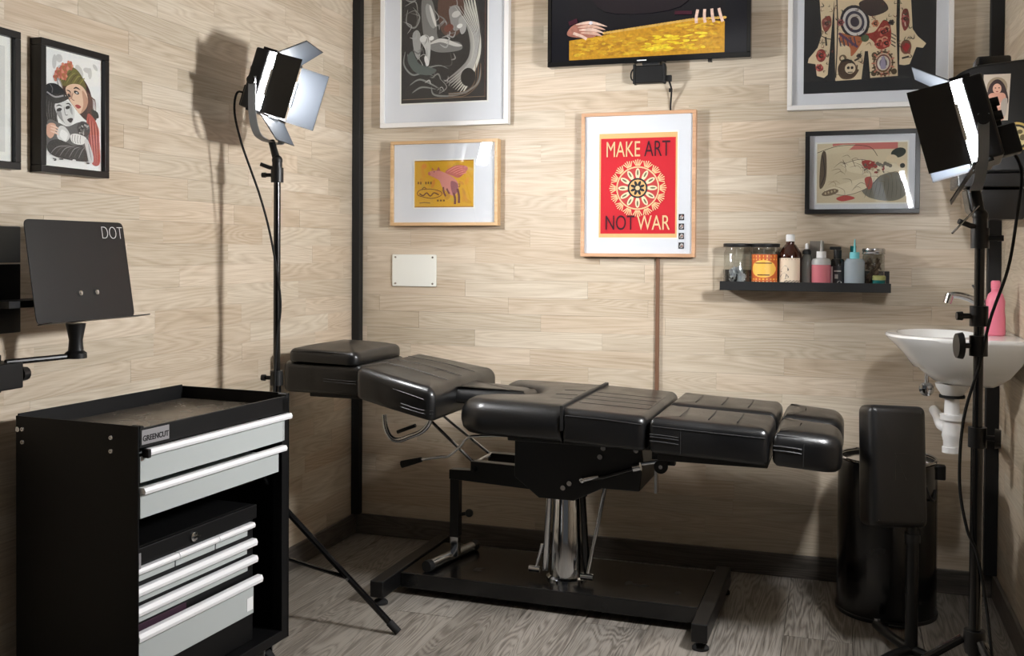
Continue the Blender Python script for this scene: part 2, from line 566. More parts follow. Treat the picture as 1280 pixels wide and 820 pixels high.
rnd = random.Random(5)
ROWS, RH = 38, CH / 38.0
G = 0.0002
def row_cuts(a, b, k):
    L = 0.47
    st = a - ((k * 0.193 + rnd.uniform(-0.05, 0.05)) % L)
    cuts = [a]; x = st
    while x < b:
        x += L * rnd.uniform(0.86, 1.14)
        if a + 0.05 < x < b - 0.05: cuts.append(x)
    return cuts + [b]
for k in range(ROWS):
    z0, z1 = k * RH + G, (k + 1) * RH - G
    c = row_cuts(0.0, WX, k)
    for a, b in zip(c, c[1:]):
        board(UB, wall_back, a + G, b - G, 0.0 + rnd.uniform(0, 0.0006), 0.008, z0, z1)
far = MB()
for k in range(ROWS):
    z0, z1 = k * RH + G, (k + 1) * RH - G
    c = row_cuts(-2.35, 0.0, k)
    for a, b in zip(c, c[1:]):
        board(US, wall_left, -0.008, rnd.uniform(-0.0006, 0.0), a + G, b - G, z0, z1)
    c = row_cuts(WD, -2.35, k)
    for a, b in zip(c, c[1:]):
        far.box(-0.008, 0.0, a + G, b - G, z0, z1)
far.build('plank_panel', W_SIDE, wall_left, stuff=True)
far = MB()
for k in range(ROWS):
    z0, z1 = k * RH + G, (k + 1) * RH - G
    c = row_cuts(-0.95, 0.0, k)
    for a, b in zip(c, c[1:]):
        board(US, wall_right, WX + rnd.uniform(0.0, 0.0006), WX + 0.008, a + G, b - G, z0, z1)
    c = row_cuts(WD, -0.95, k)
    for a, b in zip(c, c[1:]):
        far.box(WX, WX + 0.008, a + G, b - G, z0, z1)
far.build('plank_panel', W_SIDE, wall_right, stuff=True)
# floor boards run towards the camera
FW = 0.193
i = 0; x = -0.06
while x < WX:
    x0, x1 = max(0.0, x), min(WX, x + FW)
    y = 0.0 + (0.37 + i * 0.43) % 1.2
    while y > WD:
        ya, yb = max(WD, y - 1.2), min(0.0, y)
        if yb - ya > 0.02:
            board(UF, floor, x0 + 0.0008, x1 - 0.0008, ya + 0.0008, yb - 0.0008, -0.008, rnd.uniform(-0.0006, 0.0))
        y -= 1.2
    x += FW; i += 1

def skirting(name, m, pts):
    mb = MB().box(*pts)
    o = mb.build(name, m, None, bevel=0.003, seg=2)
    return structure(o)
BH = 0.079
skirting('baseboard_back', W_BASE_X, (0.013, WX - 0.013, -0.013, 0.0, 0.0, BH))
skirting('baseboard_left', W_BASE_Y, (0.0, 0.013, WD, 0.0, 0.0, BH))
skirting('baseboard_right', W_BASE_Y, (WX - 0.013, WX, WD, 0.0, 0.0, BH))
structure(MB().box(0.001, 0.034, -0.034, -0.001, BH + 0.001, CH).build('trim_1', 'black_matte', None, bevel=0.002))
structure(MB().box(WX - 0.04, WX - 0.001, -0.036, -0.001, BH + 0.001, CH).build('trim_2', 'black_matte', None, bevel=0.002))

# ------------------------------------------------------------------ tattoo bed
bed = root('tattoo_bed', 'long black leather reclining client bed on a chrome hydraulic column', 'bed', (1.0, -0.5, 0.0), R(-1.0))
def cush(name, poly, r, z0, z1, er, dome=0.0, zf=None, parent=bed, m='leather', eb=0.014, label=None, keep=None):
    p = round_poly(poly, r, 6)
    return cushion(p, z0, z1, er, dome, eb, zf, 5, keep).build(name, m, parent, smooth=60, label=label)
def seam(parent, pts, r=0.0011, m='seam_thread'):
    return MB().tube(spline(pts, 5), r, 6).build('seam', m, parent)

# base plate
b_y0, b_y1 = -0.115, 0.245
MB().box(-0.525, 0.44, b_y0, b_y1, 0.024, 0.074).build('base_plate', 'black_gloss', bed, bevel=0.004)
for x0, x1, y0, y1 in ((-0.572, -0.526, -0.24, 0.31), (0.441, 0.487, -0.262, 0.29)):
    rail = MB().box(x0, x1, y0, y1, 0.026, 0.080).build('base_rail', 'black_metal', bed, bevel=0.004)
    for yy in (y0 + 0.03, y1 - 0.03):
        MB().lathe([(0.0, 0.0), (0.024, 0.0), (0.024, 0.006), (0.018, 0.012), (0.008, 0.014), (0.008, 0.028), (0, 0.028)], ((x0 + x1) / 2, yy, 0.0), 16).build('foot', 'rubber', rail)
# hydraulic column
colm = MB().lathe([(0.0, 0.074), (0.066, 0.074), (0.066, 0.080), (0.056, 0.086), (0.055, 0.10), (0.047, 0.335), (0.043, 0.345), (0.0, 0.345)], (0.0, 0.02, 0), 40).build('hydraulic_column', 'chrome', bed)
MB().lathe([(0.0, 0.345), (0.040, 0.345), (0.040, 0.42), (0, 0.42)], (0.0, 0.02, 0), 28).build('piston', 'black_metal', colm)
for p, q, r, m in (((-0.064, -0.01, 0.10), (-0.052, -0.01, 0.345), 0.010, 'chrome'), ((0.072, 0.0, 0.10), (0.055, 0.0, 0.35), 0.010, 'black_gloss')):
    rod = MB().cyl(p, q, r, r, 14).build('guide_rod', m, bed)
    MB().lathe([(0, 0), (0.015, 0), (0.015, 0.018), (0, 0.018)], (q[0], q[1], q[2] - 0.004), 14).build('rod_collar', 'black_metal', rod)
rod = MB().cyl((0.078, -0.02, 0.098), (0.128, 0.02, 0.40), 0.007, 0.007, 12).build('linkage_rod', 'chrome', bed)
MB().cyl((0.058, -0.025, 0.098), (0.098, -0.025, 0.098), 0.011, 0.011, 14).build('rod_end', 'chrome', rod)
rod = MB().cyl((-0.092, -0.02, 0.106), (-0.072, -0.02, 0.185), 0.0055, 0.0055, 12).build('linkage_rod', 'chrome', bed)
MB().cyl((-0.114, -0.022, 0.104), (-0.078, -0.022, 0.104), 0.010, 0.010, 14).build('rod_end', 'chrome', rod)
# rear upright with its floor bar
up_ = MB().box(-0.414, -0.382, 0.032, 0.066, 0.16, 0.356).build('upright', 'black_metal', bed, bevel=0.003)
MB().box(-0.4115, -0.3845, 0.0345, 0.0635, 0.094, 0.162).build('upright_sleeve', 'chrome', up_, bevel=0.002)
MB().cyl((-0.382, 0.05, 0.235), (-0.360, 0.05, 0.24), 0.006, 0.006, 12).ball((-0.350, 0.05, 0.242), 0.014).build('knob', 'black_plastic', up_)
MB().tube([(-0.442, -0.075, 0.092), (-0.412, 0.06, 0.092), (-0.386, 0.185, 0.092)], 0.0165, 16).build('floor_bar', 'steel', bed)
for e in (((-0.445, -0.088, 0.092), (-0.440, -0.066, 0.092)), ((-0.388, 0.176, 0.092), (-0.384, 0.196, 0.092))):
    MB().cyl(*e, 0.0185, 0.0185, 16).build('bar_cap', 'rubber', bed)
# under-frame: two beams, centre block
for yy, poly in ((0.03, [(-0.416, 0.356), (-0.03, 0.340), (-0.03, 0.415), (-0.339, 0.421), (-0.339, 0.390), (-0.416, 0.388)]), (0.20, [(-0.340, 0.375), (-0.05, 0.360), (-0.05, 0.415), (-0.340, 0.417)])):
    bb = MB().prism(poly, 0, 0.035, Matrix.Translation((0, yy + 0.035, 0)) @ FACE_MY).build('side_beam', 'black_metal', bed, bevel=0.002)
    MB().cyl((-0.322, yy - 0.004, 0.397), (-0.322, yy + 0.002, 0.397), 0.009, 0.009, 6).build('bolt', 'chrome', bb)
MB().prism([(-0.05, 0.36), (0.06, 0.36), (0.15, 0.405), (0.265, 0.405), (0.275, 0.50), (0.27, 0.545), (-0.13, 0.545), (-0.13, 0.42)], -0.13, 0.13, FACE_MY).build('centre_block', 'black_metal', bed, bevel=0.004)
for bx_, bz_ in ((0.145, 0.503), (0.155, 0.530), (0.255, 0.53), (0.03, 0.40), (0.05, 0.415)):
    MB().cyl((bx_, -0.141, bz_), (bx_, -0.1302, bz_), 0.008, 0.008, 10).build('bolt', 'chrome', bed)
MB().box(-0.13, 0.31, -0.20, 0.20, 0.545, 0.580).build('seat_frame', 'black_metal', bed, bevel=0.004)
lev = MB().tube([(0.105, -0.15, 0.435), (0.16, -0.152, 0.446), (0.262, -0.15, 0.482)], 0.007, 10).build('tilt_lever', 'black_gloss', bed)
MB().cyl((0.096, -0.152, 0.433), (0.145, -0.152, 0.447), 0.0085, 0.006, 12).ball((0.094, -0.152, 0.432), 0.011).build('lever_end', 'chrome', lev)
MB().cyl((0.25, -0.152, 0.480), (0.272, -0.152, 0.486), 0.013, 0.013, 14).build('lever_clamp', 'chrome', lev)
leg_h = MB().box(0.30, 0.36, -0.13, -0.105, 0.505, 0.545).box(0.335, 0.37, -0.13, -0.105, 0.49, 0.54).build('leg_hinge', 'black_metal', bed, bevel=0.003)
MB().cyl((0.275, -0.15, 0.494), (0.352, -0.15, 0.510), 0.0055, 0.0055, 10).build('hinge_rod', 'chrome', leg_h)
m = Matrix.Translation((0.334, -0.16, 0.492)) @ FACE_MY
MB().lathe([(0.0, -0.006), (0.020, -0.006), (0.020, 0.006), (0.0, 0.006)], (0, 0, 0), 20, m).build('hinge_wheel', 'rubber', leg_h)
MB().lathe([(0.0, -0.008), (0.006, -0.008), (0.006, 0.008), (0.0, 0.008)], (0, 0, 0), 12, m).build('hinge_hub', 'chrome', leg_h)
MB().box(0.305, 0.313, -0.11, -0.085, 0.40, 0.54).build('hinge_bracket', 'steel', leg_h)
# back support rods, pump lever and tubular handle
for yy, a, b in ((0.045, (-0.545, 0.590), (-0.330, 0.412)), (0.215, (-0.575, 0.575), (-0.330, 0.405))):
    MB().cyl((a[0], yy, a[1]), (b[0], yy, b[1]), 0.0055, 0.0055, 10).build('support_rod', 'steel', bed)
MB().tube([(-0.330, 0.225, 0.412), (-0.330, 0.035, 0.414)], 0.0055, 8).build('cross_rod', 'steel', bed)
pl = MB().tube(spline([(-0.520, 0.02, 0.414), (-0.450, 0.025, 0.428), (-0.416, 0.03, 0.434), (-0.376, 0.03, 0.469), (-0.348, 0.03, 0.500), (-0.291, 0.03, 0.509), (-0.20, 0.03, 0.515)], 6), 0.0045, 8).build('pump_lever', 'steel', bed)
MB().cyl((-0.585, 0.02, 0.394), (-0.512, 0.02, 0.416), 0.0125, 0.0085, 14).build('lever_grip', 'rubber', pl)
MB().tube(spline([(-0.583, -0.12, 0.585), (-0.578, -0.12, 0.545), (-0.56, -0.12, 0.513), (-0.53, -0.12, 0.505), (-0.49, -0.12, 0.520), (-0.45, -0.12, 0.538), (-0.425, -0.12, 0.565), (-0.415, -0.12, 0.60)], 6), 0.0085, 12).build('handle_tube', 'steel', bed)
MB().cyl((-0.545, -0.10, 0.527), (-0.48, -0.10, 0.553), 0.006, 0.006, 10).build('handle_peg', 'black_metal', bed)

# seat, rear half, U shaped with two rounded wings
seatp = [(0.062, -0.28), (0.062, 0.28), (-0.20, 0.28), (-0.275, 0.24), (-0.275, 0.15), (-0.22, 0.088), (-0.105, 0.045), (-0.105, -0.045), (-0.22, -0.088), (-0.275, -0.15), (-0.275, -0.24), (-0.20, -0.28)]
sr = cush('seat_cushion', seatp[::-1], [0.02, 0.05, 0.05, 0.05, 0.05, 0.03, 0.03, 0.03, 0.03, 0.05, 0.05, 0.02], 0.560, 0.672, 0.056, zf=lambda x, y: -0.02 * x, eb=0.042, keep=lambda o: o.x > 0.04)
cushion(rrect(-0.022, 0.056, -0.13, 0.13, 0.008), 0.6700, 0.6725, 0.0025, 0.0, 0.001).build('quilted_panel', 'leather', sr, smooth=60)
for yy in (-0.05, 0.05): seam(sr, [(-0.02, yy, 0.6728), (0.05, yy, 0.6726)])
# seat, front half
sf = cush('seat_cushion', [(0.068, -0.28), (0.313, -0.28), (0.313, 0.28), (0.068, 0.28)], [0.012, 0.035, 0.035, 0.012], 0.566, 0.666, 0.024, 0.0, zf=lambda x, y: -0.045 * (x - 0.07), keep=lambda o: o.x < 0.08)
cushion(rrect(0.075, 0.295, -0.15, 0.15, 0.02), 0.6635, 0.6675, 0.003, 0.0, 0.001, zf=lambda x, y: -0.045 * (x - 0.07)).build('quilted_panel', 'leather', sf, smooth=60)
for yy in (-0.075, 0.0, 0.075): seam(sf, [(0.08, yy, 0.6670), (0.19, yy, 0.6620), (0.29, yy, 0.6575)])
seam(sf, [(0.075, -0.2795, 0.645), (0.20, -0.2805, 0.640), (0.30, -0.279, 0.632)], 0.0018)
cushion([Vector(p) for p in ((0.060, -0.2815), (0.069, -0.2815), (0.070, 0.28), (0.058, 0.28))], 0.60, 0.6735, 0.002, 0.0, 0.001).build('strap', 'black_matte', bed)
# leg rests and foot rests
for y0, y1 in ((-0.28, -0.012), (0.012, 0.28)):
    zf = lambda x, y: -0.045 * (x - 0.33)
    lr = cush('leg_rest', [(0.322, y0), (0.650, y0), (0.650, y1), (0.322, y1)], [0.015, 0.025, 0.025, 0.015], 0.553, 0.655, 0.024, 0.004, zf)
    MB().box(0.34, 0.645, y0 + 0.03, y1 - 0.03, 0.528, 0.552).build('leg_rest_board', 'black_matte', lr, bevel=0.003)
    cushion(rrect(0.36, 0.60, y0 + 0.05, y1 - 0.05, 0.03), 0.651, 0.656, 0.004, 0.003, 0.001, zf).build('quilted_panel', 'leather', lr, smooth=60)
    for t in (0.40, 0.48, 0.56): seam(lr, [(t, y0 + 0.05, 0.658 - 0.045 * (t - 0.33)), (t + 0.004, (y0 + y1) / 2, 0.661 - 0.045 * (t - 0.33)), (t, y1 - 0.05, 0.658 - 0.045 * (t - 0.33))])
    for zz in (0.588, 0.600, 0.607): seam(lr, [(0.324, y0 - 0.0005, zz), (0.36, y0 - 0.0012, zz - 0.001), (0.405, y0, zz - 0.005)], 0.0022)
    seam(lr, [(0.41, y0, 0.556), (0.41, y0 - 0.0006, 0.60), (0.41, y0, 0.628)])
    seam(lr, [(0.33, y0, 0.630), (0.50, y0 - 0.0008, 0.622), (0.64, y0, 0.616)], 0.0016)
    zf2 = lambda x, y: -0.075 * (x - 0.66)
    fr = cush('foot_rest', [(0.658, y0 + 0.004), (0.838, y0 + 0.012), (0.838, y1 - 0.012), (0.658, y1 - 0.004)], [0.02, 0.06, 0.06, 0.02], 0.540, 0.640, 0.034, 0.004, zf2, eb=0.02)
    for zz in (0.585, 0.597): seam(fr, [(0.662, y0 + 0.003, zz), (0.70, y0 + 0.004, zz - 0.002), (0.735, y0 + 0.0065, zz - 0.006)], 0.0022)
    seam(fr, [(0.74, y0 + 0.0065, 0.545), (0.74, y0 + 0.006, 0.59), (0.742, y0 + 0.008, 0.610)])
    seam(fr, [(0.668, y0 + 0.010, 0.627), (0.74, y0 + 0.017, 0.621), (0.80, y0 + 0.028, 0.614)], 0.0018)
# back rest with the tongue that reaches between the wings
bz = lambda x, y: -0.18 * (x + 0.63)
bk = cush('back_rest', [(-0.632, -0.235), (-0.52, -0.262), (-0.355, -0.285), (-0.338, -0.27), (-0.338, 0.27), (-0.355, 0.285), (-0.52, 0.262), (-0.632, 0.235)], [0.03, 0.05, 0.03, 0.02, 0.02, 0.03, 0.05, 0.03], 0.652, 0.755, 0.030, 0.006, bz)
for yy in (-0.10, 0.0, 0.10): seam(bk, [(-0.60, yy, 0.754), (-0.48, yy * 1.1, 0.7365), (-0.36, yy * 1.2, 0.709)])
for zz in (0.640, 0.650): seam(bk, [(-0.45, -0.2735, zz), (-0.38, -0.2825, zz - 0.014), (-0.342, -0.278, zz - 0.016)], 0.0016)
seam(bk, [(-0.60, -0.238, 0.712), (-0.48, -0.266, 0.692), (-0.37, -0.283, 0.668)], 0.0018)
cush('back_tongue', [(-0.40, -0.12), (-0.30, -0.095), (-0.105, -0.068), (-0.105, 0.068), (-0.30, 0.095), (-0.40, 0.12)], [0.02, 0.03, 0.02, 0.02, 0.03, 0.02], 0.636, 0.688, 0.036, 0.0, lambda x, y: -0.05 * (x + 0.40))
MB().box(-0.60, -0.36, -0.16, 0.16, 0.615, 0.632).xf(Matrix.Translation((-0.48, 0, 0.62)) @ Matrix.Rotation(R(10), 4, 'Y') @ Matrix.Translation((0.48, 0, -0.62))).build('back_board', 'black_matte', bed, bevel=0.003)
# head rest block with its loose top cushion
hd = cush('head_rest', [(-0.925, -0.168), (-0.64, -0.168), (-0.64, 0.168), (-0.925, 0.168), (-0.965, 0.11), (-0.965, -0.11)], [0.02, 0.02, 0.02, 0.02, 0.05, 0.05], 0.648, 0.748, 0.02, 0.0, lambda x, y: 0.0)
MB().box(-0.86, -0.66, -0.12, 0.12, 0.630, 0.649).build('head_board', 'black_matte', hd, bevel=0.003)
for zz in (0.687, 0.695): seam(hd, [(-0.78, -0.1685, zz + 0.003), (-0.71, -0.169, zz), (-0.66, -0.1685, zz - 0.001)], 0.002)
pw = cush('head_pillow', [(-0.918, -0.170), (-0.655, -0.176), (-0.655, 0.172), (-0.905, 0.168)], 0.035, 0.7485, 0.792, 0.020, 0.018, lambda x, y: -0.02 * (x + 0.78), eb=0.006)
seam(pw, [(-0.90, -0.166, 0.784), (-0.80, -0.170, 0.787), (-0.70, -0.170, 0.783), (-0.672, -0.163, 0.782)], 0.0018)

# ------------------------------------------------------------------ LED lights on tripods
def led_light(name, label, loc, pole_top, head, az, tilt, ledm, legs, leg_r, hub_z, brace_z, cable, knobs):
    t = root(name, label, 'studio light', loc, 0.0, None)
    # stand
    MB().cyl((0, 0, 0.06), (0, 0, 0.72), 0.0130, 0.0130, 18).build('pole', 'black_gloss', t)
    MB().cyl((0, 0, 0.70), (0, 0, pole_top), 0.0105, 0.0105, 18).build('pole_section', 'black_gloss', t)
    MB().lathe([(0.0, hub_z - 0.03), (0.020, hub_z - 0.03), (0.024, hub_z), (0.022, hub_z + 0.02), (0, hub_z + 0.02)], (0, 0, 0), 18).build('hub', 'black_plastic', t)
    MB().lathe([(0.0, brace_z - 0.018), (0.019, brace_z - 0.018), (0.019, brace_z + 0.018), (0, brace_z + 0.018)], (0, 0, 0), 18).build('brace_collar', 'black_plastic', t)
    for a in legs:
        c, s_ = math.cos(R(a)), math.sin(R(a))
        hubp = Vector((0.024 * c, 0.024 * s_, hub_z)); ft = Vector((leg_r * c, leg_r * s_, 0.012))
        lg = MB().tube([hubp, hubp.lerp(ft, 0.5), ft], 0.0095, 10).build('leg', 'black_gloss', t)
        d = (ft - hubp).normalized()
        MB().cyl(ft - d * 0.03, ft + d * 0.010, 0.0115, 0.0115, 12).build('leg_tip', 'rubber', lg)
        kn = hubp.lerp(ft, 0.585)
        MB().tube([(0.019 * c, 0.019 * s_, brace_z), kn], 0.0065, 8).build('brace', 'black_gloss', lg)
        MB().cyl(kn - Vector((-s_, c, 0)) * 0.013, kn + Vector((-s_, c, 0)) * 0.013, 0.005, 0.005, 8).build('rivet', 'steel', lg)
    for z, side, sz in knobs:
        kb = MB().lathe([(0.0, z - 0.022), (0.019, z - 0.022), (0.019, z + 0.022), (0.0, z + 0.022)], (0, 0, 0), 18).build('clamp', 'black_plastic', t)
        MB().cyl((side * 0.017, -0.004, z), (side * 0.036, -0.008, z), 0.006, 0.006, 10).cyl((side * 0.034, -0.008, z), (side * 0.046, -0.010, z), sz, sz * 0.9, 14).build('clamp_knob', 'black_plastic', kb)
    # head
    H = Matrix.Translation(Vector(head)) @ Matrix.Rotation(R(az), 4, 'Z') @ Matrix.Rotation(R(tilt), 4, 'Y')    # +x faces out, y across, z up
    hw, hh = 0.122, 0.089
    MB().box(-0.052, -0.012, -hw, hw, -hh, hh).xf(H).build('housing', 'black_plastic', t, bevel=0.006, seg=3)
    MB().box(-0.011, 0.006, -hw + 0.034, hw - 0.034, -hh + 0.010, hh - 0.010).xf(H).build('diffuser', ledm, t, bevel=0.003, label='glowing white LED diffuser')
    for y0, y1, z0, z1 in ((-hw - 0.002, hw + 0.002, hh - 0.002, hh + 0.006), (-hw - 0.002, hw + 0.002, -hh - 0.006, -hh + 0.002)):
        MB().box(-0.03, 0.011, y0, y1, z0, z1).xf(H).build('rim', 'black_metal', t, bevel=0.001)
    for k, (yy, zz, r) in enumerate(((-0.06, 0.03, 0.011), (-0.06, 0.0, 0.011), (-0.06, -0.03, 0.008), (0.05, 0.03, 0.011), (0.05, 0.0, 0.011))):
        MB().cyl((-0.052, yy, zz), (-0.072, yy, zz), r, r * 0.9, 14).xf(H).build('control_knob', 'rubber', t)
    MB().box(-0.092, -0.053, -0.03, 0.03, -0.085, -0.02).xf(H).build('power_box', 'black_plastic', t, bevel=0.004)
    def door(pts, off, nrm):
        """thin barn door; pts four corners, inner face lighter"""
        P = [H @ Vector(p) for p in pts]
        nn = (H.to_3x3() @ Vector(nrm)).normalized()
        d = MB().hexa([p for p in P] + [p + nn * 0.0016 for p in P]).build('barn_door', 'barn_outer', t, bevel=0.0004)
        MB().hexa([p - nn * 0.0008 for p in [P[0].lerp(P[2], 0.02), P[1].lerp(P[3], 0.02), P[2].lerp(P[0], 0.02), P[3].lerp(P[1], 0.02)]] + [p - nn * 0.0002 for p in [P[0].lerp(P[2], 0.02), P[1].lerp(P[3], 0.02), P[2].lerp(P[0], 0.02), P[3].lerp(P[1], 0.02)]]).build('inner_face', 'barn_inner', d)
        hp = P[0].lerp(P[3], 0.5); dv = (P[3] - P[0]).normalized()
        MB().cyl(hp - dv * 0.04, hp + dv * 0.04, 0.0045, 0.0045, 10).build('hinge', 'steel', d)
    L = 0.088
    def fan(base, ang, side):
        return base
    ca, sa = math.cos(R(14)), math.sin(R(14))
    x0 = 0.011
    for sgn in (-1, 1):
        y0 = sgn * (hw - 0.002); y1 = y0 + sgn * L * sa; x1 = x0 + L * ca
        door([(x0, y0, -hh), (x1, y1, -hh), (x1, y1, hh), (x0, y0, hh)], 0, (0, sgn, 0))
    cb, sb = math.cos(R(42)), math.sin(R(42))
    door([(x0, -hw + 0.012, hh + 0.004), (x0 + L * cb * 0.96, -hw + 0.035, hh + 0.004 + L * sb * 0.96), (x0 + L * cb * 0.96, hw - 0.035, hh + 0.004 + L * sb * 0.96), (x0, hw - 0.012, hh + 0.004)], 0, (-sb, 0, cb))
    cb, sb = math.cos(R(44)), math.sin(R(44))
    door([(x0, -hw + 0.012, -hh - 0.004), (x0 + L * cb * 0.96, -hw + 0.035, -hh - 0.004 - L * sb * 0.96), (x0 + L * cb * 0.96, hw - 0.035, -hh - 0.004 - L * sb * 0.96), (x0, hw - 0.012, -hh - 0.004)], 0, (-sb, 0, -cb))
    # yoke
    W = Matrix.Translation(Vector(head)) @ Matrix.Rotation(R(az), 4, 'Z')
    drop = head[2] - pole_top - 0.06
    yk = MB()
    ywid = hw + 0.012
    pth = spline([(-0.032, -ywid, 0.012), (-0.032, -ywid, -drop * 0.55), (-0.026, -ywid * 0.86, -drop * 0.9), (-0.02, -ywid * 0.5, -drop), (-0.02, 0, -drop), (-0.02, ywid * 0.5, -drop), (-0.026, ywid * 0.86, -drop * 0.9), (-0.032, ywid, -drop * 0.55), (-0.032, ywid, 0.012)], 5)
    prev = None
    for p in pth:
        i_ = pth.index(p)
        tdir = (pth[min(i_ + 1, len(pth) - 1)] - pth[max(i_ - 1, 0)]).normalized()
        nrm = Vector((0, -tdir.z, tdir.y)).normalized()
        ring = [yk.bm.verts.new(p + Vector((sx * 0.011, 0, 0)) + nrm * sy * 0.0016) for sx, sy in ((-1, -1), (1, -1), (1, 1), (-1, 1))]
        if prev:
            for q in range(4): yk.bm.faces.new((prev[q], prev[(q + 1) % 4], ring[(q + 1) % 4], ring[q]))
        else: yk.bm.faces.new(ring[::-1])
        prev = ring
    yk.bm.faces.new(prev)
    yoke = yk.xf(W).build('yoke', 'grey_paint', t)
    for sgn in (-1, 1):
        MB().cyl((-0.032, sgn * (ywid - 0.012), 0), (-0.032, sgn * (ywid + 0.014), 0), 0.010, 0.013, 14).xf(W).build('yoke_knob', 'black_plastic', yoke)
    piv = W @ Vector((-0.02, 0, -drop))
    MB().cyl((0, 0, pole_top - 0.05), (0, 0, pole_top), 0.015, 0.015, 16).cyl((0, 0, pole_top), (piv.x - loc[0] * 0, piv.y - loc[1] * 0, piv.z + 0.004), 0.012, 0.010, 14).ball((0, 0, pole_top + 0.004), 0.0165).build('swivel', 'black_plastic', t)
    MB().tube([(0, 0, pole_top - 0.02), (-0.02, -0.01, pole_top - 0.018), (-0.045, -0.02, pole_top - 0.008)], 0.006, 8).build('lock_lever', 'black_plastic', t)
    MB().tube(spline(cable, 6), 0.0033, 8).build('cable', 'rubber', t)
    return t, H, W

lp = (0.214, -0.938, 0.0)
led_light('studio_light', 'LED panel light on black tripod by left wall, lit white with barn doors', lp, 1.385, (-0.004, 0.010, 1.608), 13, 17, 'led_left',
          (3, 117, 243), 0.388, 0.345, 0.195,
          [(-0.075, -0.03, 1.58), (-0.105, -0.05, 1.59), (-0.112, -0.055, 1.53), (-0.092, -0.05, 1.44), (-0.066, -0.04, 1.36), (-0.040, -0.03, 1.28), (-0.016, -0.018, 1.18), (0.012, -0.018, 1.05), (0.020, -0.012, 0.95), (0.010, -0.016, 0.85), (0.004, -0.0175, 0.72), (0.0, -0.0175, 0.55)],
          [(0.735, -1, 0.010), (1.345, -1, 0.008)])
rp = (2.112, -1.190, 0.0)
tR, HR, WRr = led_light('studio_light', 'LED panel light on black tripod near the washbasin, glowing on its left edge', rp, 1.200, (-0.030, 0.003, 1.398), 173.8, 15, 'led_right',
          (180, 293, 67), 0.385, 0.275, 0.10,
          [(0.06, 0.03, 1.36), (0.085, 0.03, 1.30), (0.075, 0.02, 1.20), (0.055, -0.01, 1.09), (0.02, -0.02, 0.98), (0.0, -0.019, 0.88), (-0.03, -0.018, 0.76), (-0.036, -0.016, 0.62), (-0.020, -0.018, 0.52), (0.0, -0.0165, 0.47), (0.02, -0.016, 0.36), (0.035, -0.05, 0.20), (0.05, -0.09, 0.02), (0.09, -0.16, 0.006), (0.13, -0.30, 0.006)],
          [(0.985, -1, 0.010), (0.92, -1, 0.030), (0.72, 1, 0.022), (1.155, 1, 0.007)])
MB().tube([(-0.004, -0.01, 1.225), (-0.06, -0.04, 1.165)], 0.0022, 8).build('tilt_handle', 'steel', tR)

# ------------------------------------------------------------------ tool trolley
tr = root('tool_trolley', 'black metal tool trolley with two grey drawers and an open bay', 'trolley', (0.274, -1.548, 0.0), R(86.16))
hw, fy, by = 0.275, -0.170, 0.175
MB().box(-hw, -hw + 0.004, fy, by, 0.11, 0.748).build('side_panel', 'trolley_black', tr, bevel=0.0015)
MB().box(hw - 0.004, hw, fy, by, 0.11, 0.748).build('side_panel', 'trolley_black', tr, bevel=0.0015)
for sx in (-1, 1):
    x0, x1 = sorted((sx * (hw - 0.005), sx * (hw - 0.032)))
    if sx > 0: MB().box(x0, x1, fy, fy + 0.03, 0.13, 0.735).build('front_post', 'trolley_black', tr, bevel=0.002)
    MB().lathe([(0.0, -0.0125), (0.006, -0.0125), (0.006, 0.0125), (0, 0.0125)], (0, 0, 0), 8, Matrix.Translation((sx * (hw - 0.012), fy + 0.012, 0.742)) @ Matrix.Rotation(PI / 2, 4, 'X')).build('corner_cap', 'black_plastic', tr)
MB().box(-hw + 0.005, hw - 0.005, by - 0.004, by, 0.11, 0.752).build('back_panel', 'trolley_black', tr, bevel=0.0015)
MB().box(-hw + 0.005, hw - 0.005, fy, by - 0.005, 0.11, 0.135).build('bottom_shelf', 'trolley_black', tr, bevel=0.002)
MB().box(-hw + 0.005, hw - 0.005, fy + 0.008, by - 0.005, 0.700, 0.712).build('top_tray', 'trolley_black', tr, bevel=0.002)
MB().box(-hw + 0.012, hw - 0.012, fy + 0.014, by - 0.012, 0.7125, 0.7165).build('tray_mat', 'tray_rubber_sheen', tr, bevel=0.001, label='dark rubber mat in the top tray')
MB().box(-hw + 0.005, hw - 0.005, fy, fy + 0.007, 0.700, 0.742).build('front_lip', 'trolley_black', tr, bevel=0.0015)
bd = MB().box(-0.266, -0.182, fy - 0.0022, fy - 0.0002, 0.707, 0.738).build('badge', 'badge_grey', tr, bevel=0.0008, label='grey metal badge with dark lettering')
text('lettering', 'GREENCUT', 0.0165, 'ink', bd, Matrix.Translation((-0.224, fy - 0.0026, 0.7195)) @ FACE_MY, 0.93, 1.0, weight=0.0004)
for sy in (-0.097, 0.155):
    for z in (0.719, 0.690):
        MB().lathe([(0.0, 0), (0.0055, 0), (0.0045, 0.0018), (0.002, 0.0018), (0.002, 0.0006), (0, 0.0006)], (0, 0, 0), 14, Matrix.Translation((-hw - 0.0002, sy, z)) @ Matrix.Rotation(-PI / 2, 4, 'Y')).build('screw', 'steel', tr)
MB().lathe([(0.0, 0), (0.006, 0), (0.006, 0.0018), (0, 0.0018)], (0, 0, 0), 14, Matrix.Translation((-hw - 0.0002, 0.168, 0.718)) @ Matrix.Rotation(-PI / 2, 4, 'Y')).build('screw', 'steel', tr)
